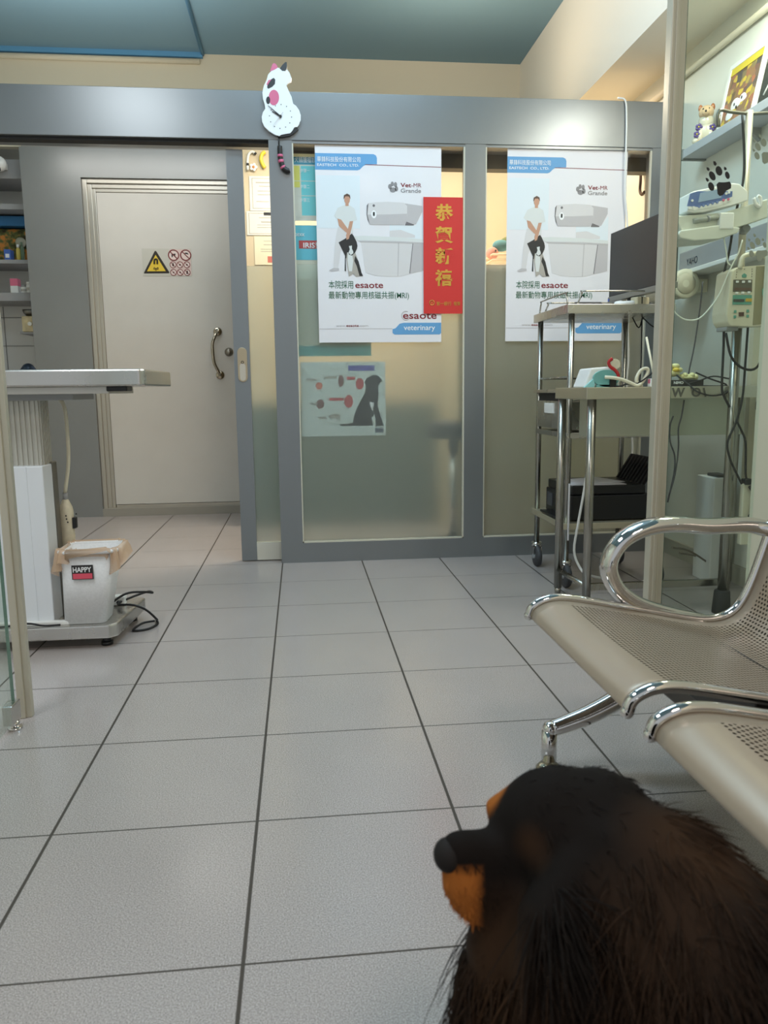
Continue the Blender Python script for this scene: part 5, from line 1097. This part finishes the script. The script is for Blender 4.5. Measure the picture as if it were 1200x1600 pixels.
wbx = thing('white_carton', 'plain tall white carton standing against the wall behind the infusion stand', 'box', (1.92, 2.16, 0))
MB().box((1.875, 2.09, 0.0), (1.97, 2.24, 0.465), 0.004).build('body', white_pl, wbx)
MB().box((1.90, 2.11, 0.465), (1.95, 2.20, 0.478), 0.003).build('flap', mat('carton_dark', (60, 60, 58), 0.6), wbx)
tag(MB().tube([fz(1050, 855, 0.20), fz(1075, 860, 0.16), fz(1100, 875, 0.10), fz(1118, 890, 0.03), fz(1122, 905, 0.02), fz(1112, 890, 0.03), fz(1105, 878, 0.05), fz(1085, 868, 0.10), fz(1062, 864, 0.13)], 0.0045, n=8).build('floor_cables', mat('dirty_cable', (120, 112, 96), 0.6)), 'bundle of dirty cables along the wall behind the trolley wheel', 'cable')

# ------------------------------------------------------------------ paw stickers on the right pane
def paw(cx0, cy0, sc, m, label, pads, src=(1122, 278)):
    c = at(cx0, cy0, 'Y', 0.997)
    t = thing('paw_sticker', label, 'sticker', (c.x, 0.9965, c.z), 0, 'paw print stickers on the glass')
    for nm, pts in pads:
        out = []
        for (x, y) in pts:
            p = at(cx0+(x-src[0])*sc, cy0+(y-src[1])*sc, 'Y', 0.9965); out.append((p.x, p.z))
        MB().prism(out, 0.9962, 0.9978, 'XZ').build(nm, m, t)
def el(cx, cy, rx, ry, rot, n=18):
    return [(cx+rx*math.cos(t*2*PI/n)*math.cos(rot)-ry*math.sin(t*2*PI/n)*math.sin(rot), cy+rx*math.cos(t*2*PI/n)*math.sin(rot)+ry*math.sin(t*2*PI/n)*math.cos(rot)) for t in range(n)]
K_ = 1/4.706
def kp(pts): return [(1020+x*K_, 220+y*K_) for x, y in pts]
pads = [('toe_pad', kp(el(438, 258, 20, 36, -0.45))), ('toe_pad', kp(el(487, 221, 23, 36, -0.3))), ('toe_pad', kp(el(549, 253, 15, 28, -0.3))), ('toe_pad', kp(el(430, 336, 20, 33, -0.35))),
        ('claw', kp([(445, 150), (460, 152), (470, 170), (462, 184), (450, 175)])), ('claw', kp([(395, 195), (408, 196), (419, 210), (412, 222), (400, 214)])), ('claw', kp([(390, 272), (404, 276), (414, 292), (404, 302), (393, 290)])), ('claw', kp([(526, 190), (540, 198), (544, 212), (532, 218), (524, 206)])),
        ('palm_pad', kp([(470, 320), (485, 304), (520, 306), (565, 300), (577, 320), (574, 350), (540, 368), (515, 400), (494, 406), (478, 390), (474, 350)]))]
paw(1122, 278, 1.0, PBLACK, 'black paw print sticker on the glass in front of the syringe pump', pads)
paw(1192, 232, 0.85, mat('pale_paw', (150, 158, 138), 0.6), 'pale green paw sticker on the glass at the right edge', pads)
paw(1183, 386, 0.8, mat('pale_paw', (150, 158, 138), 0.6), 'pale green paw sticker on the glass above the infusion pump handle', pads)

# ================================================================== BENCH
bench = thing('waiting_bench', 'metal waiting bench with perforated beige seats and chrome armrest at right', 'bench', (0.9, -0.3, 0))
def seat_mat():
    m = bpy.data.materials.new('perforated_beige_metal'); m.use_nodes = True; nt = m.node_tree; b = nt.nodes['Principled BSDF']; L = nt.links.new
    b.inputs['Base Color'].default_value = (*lin((168, 153, 134)), 1); b.inputs['Roughness'].default_value = 0.34; b.inputs['Metallic'].default_value = 0.2
    uv = nt.nodes.new('ShaderNodeUVMap'); sp = nt.nodes.new('ShaderNodeSeparateXYZ'); L(uv.outputs[0], sp.inputs[0])
    def M_(op, a, b2=None, v=None):
        n = nt.nodes.new('ShaderNodeMath'); n.operation = op; L(a, n.inputs[0])
        if b2 is not None: L(b2, n.inputs[1])
        elif v is not None: n.inputs[1].default_value = v
        return n.outputs[0]
    P_ = 0.0108
    u = M_('DIVIDE', sp.outputs[0], v=P_); v = M_('DIVIDE', sp.outputs[1], v=P_*0.86)
    row = M_('FLOOR', v); par = M_('MODULO', row, v=2.0); off = M_('MULTIPLY', par, v=0.5); uu = M_('ADD', u, off)
    fu = M_('SUBTRACT', M_('FRACT', uu), v=0.5); fv = M_('SUBTRACT', M_('FRACT', v), v=0.5)
    d = M_('SQRT', M_('ADD', M_('MULTIPLY', fu, fu), M_('MULTIPLY', fv, fv)))
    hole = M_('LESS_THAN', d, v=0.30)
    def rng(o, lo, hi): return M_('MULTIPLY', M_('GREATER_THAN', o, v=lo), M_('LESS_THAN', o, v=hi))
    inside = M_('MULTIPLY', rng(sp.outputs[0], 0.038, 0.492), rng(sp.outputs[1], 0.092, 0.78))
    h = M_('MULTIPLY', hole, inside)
    t0 = nt.nodes.new('ShaderNodeBsdfTransparent'); hole_shade = nt.nodes.new('ShaderNodeBsdfDiffuse'); hole_shade.inputs[0].default_value = (0.02, 0.018, 0.016, 1); t = nt.nodes.new('ShaderNodeMixShader'); t.inputs[0].default_value = 0.6; L(t0.outputs[0], t.inputs[1]); L(hole_shade.outputs[0], t.inputs[2])  # holes mixed with dark diffuse: shade inside the perforations put into colour
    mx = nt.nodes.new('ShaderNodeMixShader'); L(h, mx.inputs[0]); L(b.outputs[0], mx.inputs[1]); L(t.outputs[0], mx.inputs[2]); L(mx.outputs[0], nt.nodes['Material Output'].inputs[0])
    return m
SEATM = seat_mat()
PROF = [(0.597, 0.362), (0.598, 0.371), (0.606, 0.384), (0.63, 0.396), (0.66, 0.399), (0.70, 0.394), (0.76, 0.382), (0.85, 0.364), (0.94, 0.345), (1.0, 0.336), (1.045, 0.342), (1.078, 0.365), (1.102, 0.41), (1.122, 0.47), (1.145, 0.55), (1.168, 0.64), (1.19, 0.73), (1.21, 0.80), (1.222, 0.825), (1.236, 0.832)]
def cr_path(P, n=4):
    P = [Vector((p[0], 0, p[1])) for p in P]; out = []
    for i in range(len(P)-1):
        p0 = P[i-1] if i else P[0]*2-P[1]; p1, p2 = P[i], P[i+1]; p3 = P[i+2] if i+2 < len(P) else P[-1]*2-P[-2]
        for k in range(n):
            t = k/n; out.append(0.5*((2*p1)+(p2-p0)*t+(2*p0-5*p1+4*p2-p3)*t*t+(3*p1-p0-3*p2+p3)*t**3))
    return out+[P[-1]]
path = cr_path(PROF)
def seat(y0, y1):
    bm = bmesh.new(); uvl = bm.loops.layers.uv.new('UVMap'); M_ = rootmat(bench).inverted()
    s_ = [0]
    for a, b in zip(path, path[1:]): s_.append(s_[-1]+(b-a).length)
    rows = []
    NY = 12
    for i, p in enumerate(path):
        r = []
        for j in range(NY+1):
            y = y0+0.012+(y1-y0-0.024)*j/NY; e = abs(j/NY-0.5)*2
            dip = 0.006*(1-e**2)*(1 if i > 12 else i/12)
            r.append(bm.verts.new(M_ @ Vector((p.x+(0.004*(1-e*e) if p.z > 0.45 else 0), y, p.z-(dip if p.x < 1.06 else 0)))))
        rows.append(r)
    for i in range(len(rows)-1):
        for j in range(NY):
            f = bm.faces.new((rows[i][j], rows[i+1][j], rows[i+1][j+1], rows[i][j+1])); f.smooth = True
            for lp, (ii, jj) in zip(f.loops, ((i, j), (i+1, j), (i+1, j+1), (i, j+1))): lp[uvl].uv = (jj/NY*0.53, s_[ii])
    bmesh.ops.recalc_face_normals(bm, faces=bm.faces)
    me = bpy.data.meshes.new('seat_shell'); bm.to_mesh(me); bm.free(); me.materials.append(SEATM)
    o = bpy.data.objects.new('seat_shell', me); COL.objects.link(o); o.parent = bench
    sm = o.modifiers.new('thick', 'SOLIDIFY'); sm.thickness = 0.0025; sm.offset = 0
    for y in (y0+0.008, y1-0.008):
        pts_ = [Vector((p.x-0.002, y, p.z+0.004)) for p in path[0::2]]
        pts_[0] = Vector((0.593, y, 0.366))
        MB().tube(pts_, 0.0115, n=12, smooth=2, flat=(0.011, 0.010), upv=(0, 1, 0)).ell(pts_[0], 0.011, u=12, v=8).build('side_rail', chrome, bench)
    MB().tube([Vector((1.236, y0+0.01, 0.832)), Vector((1.236, (y0+y1)/2, 0.834)), Vector((1.236, y1-0.01, 0.832))], 0.011, n=10).build('back_rail', chrome, bench)
    MB().box((0.86, y0+0.1, 0.25), (0.96, y1-0.1, 0.338), 0.003).build('seat_bracket', black_pl, bench)
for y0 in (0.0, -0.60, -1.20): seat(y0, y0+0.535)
MB().box((0.87, -1.32, 0.20), (0.95, 0.57, 0.252), 0.006).build('beam', mat('beam_dark_steel', (92, 88, 84), 0.4, 0.7), bench)
for ly in (0.535, -1.26):
    lg = MB().tube([(0.90, ly, 0.235), (0.85, ly, 0.185), (0.76, ly, 0.135), (0.69, ly, 0.108), (0.653, ly, 0.097)], [0.024, 0.024, 0.022, 0.020, 0.018], n=14, smooth=4)
    lg.ell((0.650, ly, 0.097), 0.0185); lg.cyl((0.648, ly, 0.024), (0.648, ly, 0.096), 0.0175); lg.build('leg', chrome, bench)
    MB().lathe([(0.029, 0), (0.029, 0.005), (0.020, 0.014), (0.008, 0.016), (0.008, 0.026)], (0.648, ly, 0.0005)).build('foot_pad', mat('foot_nickel', (196, 190, 170), 0.2, 1.0), bench)
    lr = MB().tube([(0.92, ly, 0.235), (1.0, ly, 0.19), (1.10, ly, 0.13), (1.19, ly, 0.09)], [0.024, 0.023, 0.021, 0.018], n=14, smooth=4); lr.cyl((1.19, ly, 0.0), (1.19, ly, 0.095), 0.0175); lr.build('leg', chrome, bench)
AY = 0.545
arm = [(1.155, AY-0.02, 0.535), (1.10, AY, 0.548), (1.0, AY, 0.549), (0.925, AY, 0.556), (0.865, AY, 0.551), (0.815, AY, 0.530), (0.786, AY, 0.497), (0.778, AY, 0.457), (0.80, AY, 0.412), (0.85, AY, 0.375), (0.92, AY, 0.350), (1.0, AY-0.005, 0.330)]
MB().tube([Vector(p) for p in arm], 0.017, n=16, smooth=6, flat=(0.027, 0.0185), upv=(0, 1, 0)).ell(arm[0], (0.017, 0.026, 0.018)).build('armrest', chrome, bench)

# ================================================================== DOG
import numpy as np
dog_loc = Vector((0.40, -0.52, 0.0))
dog = thing('dog', 'long-haired black and tan dog seen from behind beside the waiting bench', 'dog', dog_loc)
BALLS = []   # (center, radii, direction or None)
def blob(c, r, d=None): BALLS.append((Vector(c), r, d))
def chain(p, q, r0, r1, n):
    p = Vector(p); q = Vector(q)
    for i in range(n+1):
        t = i/n; blob(p.lerp(q, t), r0+(r1-r0)*t)
SK = deep(872, 1300, 0.76)
blob(SK, 0.066); blob(deep(930, 1305, 0.755), 0.066); blob(deep(838, 1302, 0.76), 0.047)
chain(deep(806, 1350, 0.755), deep(718, 1331, 0.735), 0.034, 0.0215, 7)
chain(deep(800, 1378, 0.75), deep(722, 1368, 0.735), 0.036, 0.022, 6)
chain(deep(722, 1376, 0.735), deep(736, 1424, 0.735), 0.022, 0.013, 5)
chain(deep(775, 1390, 0.745), deep(736, 1424, 0.735), 0.028, 0.013, 5)
chain(deep(805, 1480, 0.75), deep(815, 1620, 0.745), 0.050, 0.056, 5)
chain(deep(850, 1420, 0.745), deep(805, 1480, 0.75), 0.05, 0.05, 3)
blob(deep(780, 1262, 0.78), 0.016)
NK = deep(1000, 1400, 0.72); SH = deep(1085, 1518, 0.68)
chain(deep(940, 1350, 0.74), NK, 0.075, 0.088, 4)
chain(NK, SH, 0.088, 0.103, 5)
chain(SH, (0.43, -0.56, 0.22), 0.103, 0.113, 5)
chain((0.43, -0.56, 0.22), (0.42, -0.62, 0.12), 0.115, 0.118, 4)
chain(deep(900, 1480, 0.74), (0.36, -0.40, 0.22), 0.085, 0.085, 5)      # chest
for s_ in (-0.06, 0.05):
    chain((0.36+s_, -0.39, 0.20), (0.35+s_, -0.34, 0.02), 0.034, 0.02, 10); chain((0.35+s_, -0.34, 0.02), (0.34+s_, -0.29, 0.018), 0.022, 0.02, 3)
for s_ in (-0.09, 0.075):
    chain((0.42+s_, -0.60, 0.12), (0.41+s_, -0.48, 0.10), 0.062, 0.045, 5); chain((0.41+s_, -0.48, 0.10), (0.415+s_, -0.54, 0.03), 0.040, 0.024, 5); chain((0.415+s_, -0.54, 0.025), (0.40+s_, -0.44, 0.02), 0.022, 0.02, 5)
# near ear, hanging
chain(deep(905, 1360, 0.695), deep(865, 1440, 0.68), 0.026, 0.034, 5); chain(deep(865, 1440, 0.68), deep(840, 1545, 0.685), 0.034, 0.022, 6)
# far ear
chain(deep(850, 1240, 0.80), deep(810, 1330, 0.83), 0.022, 0.026, 4)
tmp = bmesh.new()
for c, r, d in BALLS:
    bmesh.ops.create_icosphere(tmp, subdivisions=2, radius=r, matrix=Matrix.Translation(c-dog_loc))
me = bpy.data.meshes.new('dog_raw'); tmp.to_mesh(me); tmp.free()
o = bpy.data.objects.new('dog_raw', me); COL.objects.link(o)
rm = o.modifiers.new('r', 'REMESH'); rm.mode = 'VOXEL'; rm.voxel_size = 0.0065
sm = o.modifiers.new('s', 'SMOOTH'); sm.factor = 0.6; sm.iterations = 8
dg = bpy.context.evaluated_depsgraph_get(); dg.update()
bme = bpy.data.meshes.new_from_object(o.evaluated_get(dg)); bme.name = 'body'
bpy.data.objects.remove(o); bpy.data.meshes.remove(me)
for p in bme.polygons: p.use_smooth = True
body = bpy.data.objects.new('body', bme); COL.objects.link(body); body.parent = dog
# coat colours: tan muzzle side, brow spot, paws; brown tint low on ear and chest
TANC = [(deep(712, 1384, 0.712), 0.024), (deep(722, 1410, 0.71), 0.024), (deep(730, 1425, 0.715), 0.02), (deep(772, 1246, 0.785), 0.017)]
BROWN = [(deep(840, 1560, 0.68), 0.06), (deep(790, 1500, 0.71), 0.05), (deep(1040, 1470, 0.66), 0.06), (deep(820, 1325, 0.70), 0.018), (deep(960, 1620, 0.68), 0.07), (deep(1080, 1330, 0.68), 0.05)]
tan_c = np.array(lin((150, 88, 36))); blk = np.array(lin((18, 13, 10))); brn = np.array(lin((54, 36, 21)))
def coat(P):
    n = len(P); W = np.zeros(n); B = np.zeros(n)
    for c, r in TANC:
        d = np.linalg.norm(P-np.array(c), axis=1)/r; W = np.maximum(W, np.clip(1.4-d, 0, 0.5)*2)
    for c, r in BROWN:
        d = np.linalg.norm(P-np.array(c), axis=1)/r; B = np.maximum(B, np.clip(1.5-d, 0, 1)*0.8)
    mz = np.array(deep(718, 1350, 0.73)); q_ = P-mz
    up_s = q_@np.array(UP); rt_s = q_@np.array(RT)
    W = np.where(np.linalg.norm(q_, axis=1) < 0.06, np.clip((-up_s+0.002)/0.003, 0, 1)*np.clip((0.019-rt_s)/0.004, 0, 1)*np.clip((up_s+0.068)/0.004, 0, 1), W)
    W = np.maximum(W, np.clip((0.06-P[:, 2])/0.03, 0, 1))
    B = np.clip(B, 0, 1)[:, None]; W = np.clip(W, 0, 1)[:, None]
    col_ = blk*(1-B)+brn*B; return col_*(1-W)+tan_c*W
V = np.empty(len(bme.vertices)*3); bme.vertices.foreach_get('co', V); V = V.reshape(-1, 3)+np.array(dog_loc)
C = coat(V); ca = bme.color_attributes.new('coat', 'FLOAT_COLOR', 'POINT'); ca.data.foreach_set('color', np.column_stack([C, np.ones(len(C))]).ravel().astype('f'))
def coat_mat(name, rough):
    m = bpy.data.materials.new(name); m.use_nodes = True; nt = m.node_tree; b = nt.nodes['Principled BSDF']
    at_ = nt.nodes.new('ShaderNodeAttribute'); at_.attribute_name = 'coat'; nt.links.new(at_.outputs['Color'], b.inputs['Base Color'])
    b.inputs['Roughness'].default_value = rough; b.inputs['Specular IOR Level'].default_value = 0.12; return m
bme.materials.append(coat_mat('dog_skin_coat', 0.8))
# nose and eye
ns = MB(); n0 = deep(701, 1336, 0.733)
ns.ell(n0, (0.0145, 0.018, 0.0155)); ns.build('nose', mat('nose_leather', (24, 20, 18), 0.75, bump=0.2, bscale=400, spec=0.25), dog)
MB().ell(deep(776, 1288, 0.770), 0.007).build('eye', mat('dog_eye', (24, 16, 12), 0.3), dog)
# coat of hair
rng = np.random.default_rng(5)
tris = []; bme.calc_loop_triangles()
T = np.array([t.vertices[:] for t in bme.loop_triangles]); A, B_, Cc = V[T[:, 0]], V[T[:, 1]], V[T[:, 2]]
Nn = np.cross(B_-A, Cc-A); ar = np.linalg.norm(Nn, axis=1); Nn /= ar[:, None]+1e-12
keep = (A[:, 2] > 0.16); ar = ar*keep
NH = 42000; idx = rng.choice(len(T), NH, p=ar/ar.sum()); r1 = np.sqrt(rng.random(NH)); r2 = rng.random(NH)
R0 = A[idx]*(1-r1)[:, None]+B_[idx]*(r1*(1-r2))[:, None]+Cc[idx]*(r1*r2)[:, None]; N0 = Nn[idx]
earc = np.array(deep(845, 1520, 0.68)); sk = np.array(SK); muz = np.array(deep(740, 1375, 0.73)); chest = np.array(deep(800, 1520, 0.73))
dm = np.linalg.norm(R0-muz, axis=1); ds = np.linalg.norm(R0-sk, axis=1); de = np.linalg.norm(R0-earc, axis=1)
Ln = np.full(NH, 0.050)
Ln = np.where(ds < 0.10, 0.016, Ln); Ln = np.where(dm < 0.085, 0.0075, Ln); dch = np.linalg.norm(R0-np.array(deep(790, 1530, 0.745)), axis=1)
Ln = np.where(((de < 0.085) | (dch < 0.10)) & (dm > 0.08), 0.080, Ln)
Ln *= rng.uniform(0.6, 1.25, NH)
ndist = np.linalg.norm(R0-np.array(n0), axis=1); ok = ndist > 0.017; R0, N0, Ln, dm = R0[ok], N0[ok], Ln[ok], dm[ok]; NH = len(R0)
down = np.array((0.10, -0.20, -1.0)); down /= np.linalg.norm(down)
facew = np.clip(1-np.linalg.norm(R0-sk, axis=1)/0.13, 0, 1)[:, None]
backw = np.array((0.85, -0.35, -0.35)); backw /= np.linalg.norm(backw)
flow = down*(1-facew)+backw*facew
K = 6; cl = rng.integers(0, 2600, NH); cj = rng.normal(0, 0.22, (2600, 3))[cl] + rng.normal(0, 0.12, (NH, 3))
P = np.zeros((NH, K, 3)); P[:, 0] = R0-N0*0.002; dirv = N0*0.55+flow*0.75+cj
for k in range(1, K):
    dirv = dirv*0.75+flow*0.45+cj*0.3; ddot = (dirv*N0).sum(1)
    dirv = dirv-N0*np.minimum(ddot+0.02, 0)[:, None]
    u = dirv/np.linalg.norm(dirv, axis=1)[:, None]; P[:, k] = P[:, k-1]+u*(Ln/(K-1))[:, None]
CC = coat(R0)*rng.uniform(0.6, 1.5, (NH, 1))
hc_ = bpy.data.hair_curves.new('fur'); hc_.add_curves([K]*NH)
hc_.attributes['position'].data.foreach_set('vector', (P.reshape(-1, 3)-np.array(dog_loc)).ravel().astype('f'))
ra = hc_.attributes.get('radius') or hc_.attributes.new('radius', 'FLOAT', 'POINT')
rr = np.tile(np.array([0.00055, 0.00055, 0.0005, 0.0004, 0.0003, 0.0001]), NH); ra.data.foreach_set('value', rr.astype('f'))
ca = hc_.attributes.new('coat', 'FLOAT_COLOR', 'CURVE'); ca.data.foreach_set('color', np.column_stack([CC, np.ones(NH)]).ravel().astype('f'))
hc_.materials.append(coat_mat('dog_fur', 0.55))
fur = bpy.data.objects.new('fur', hc_); COL.objects.link(fur); fur.parent = dog
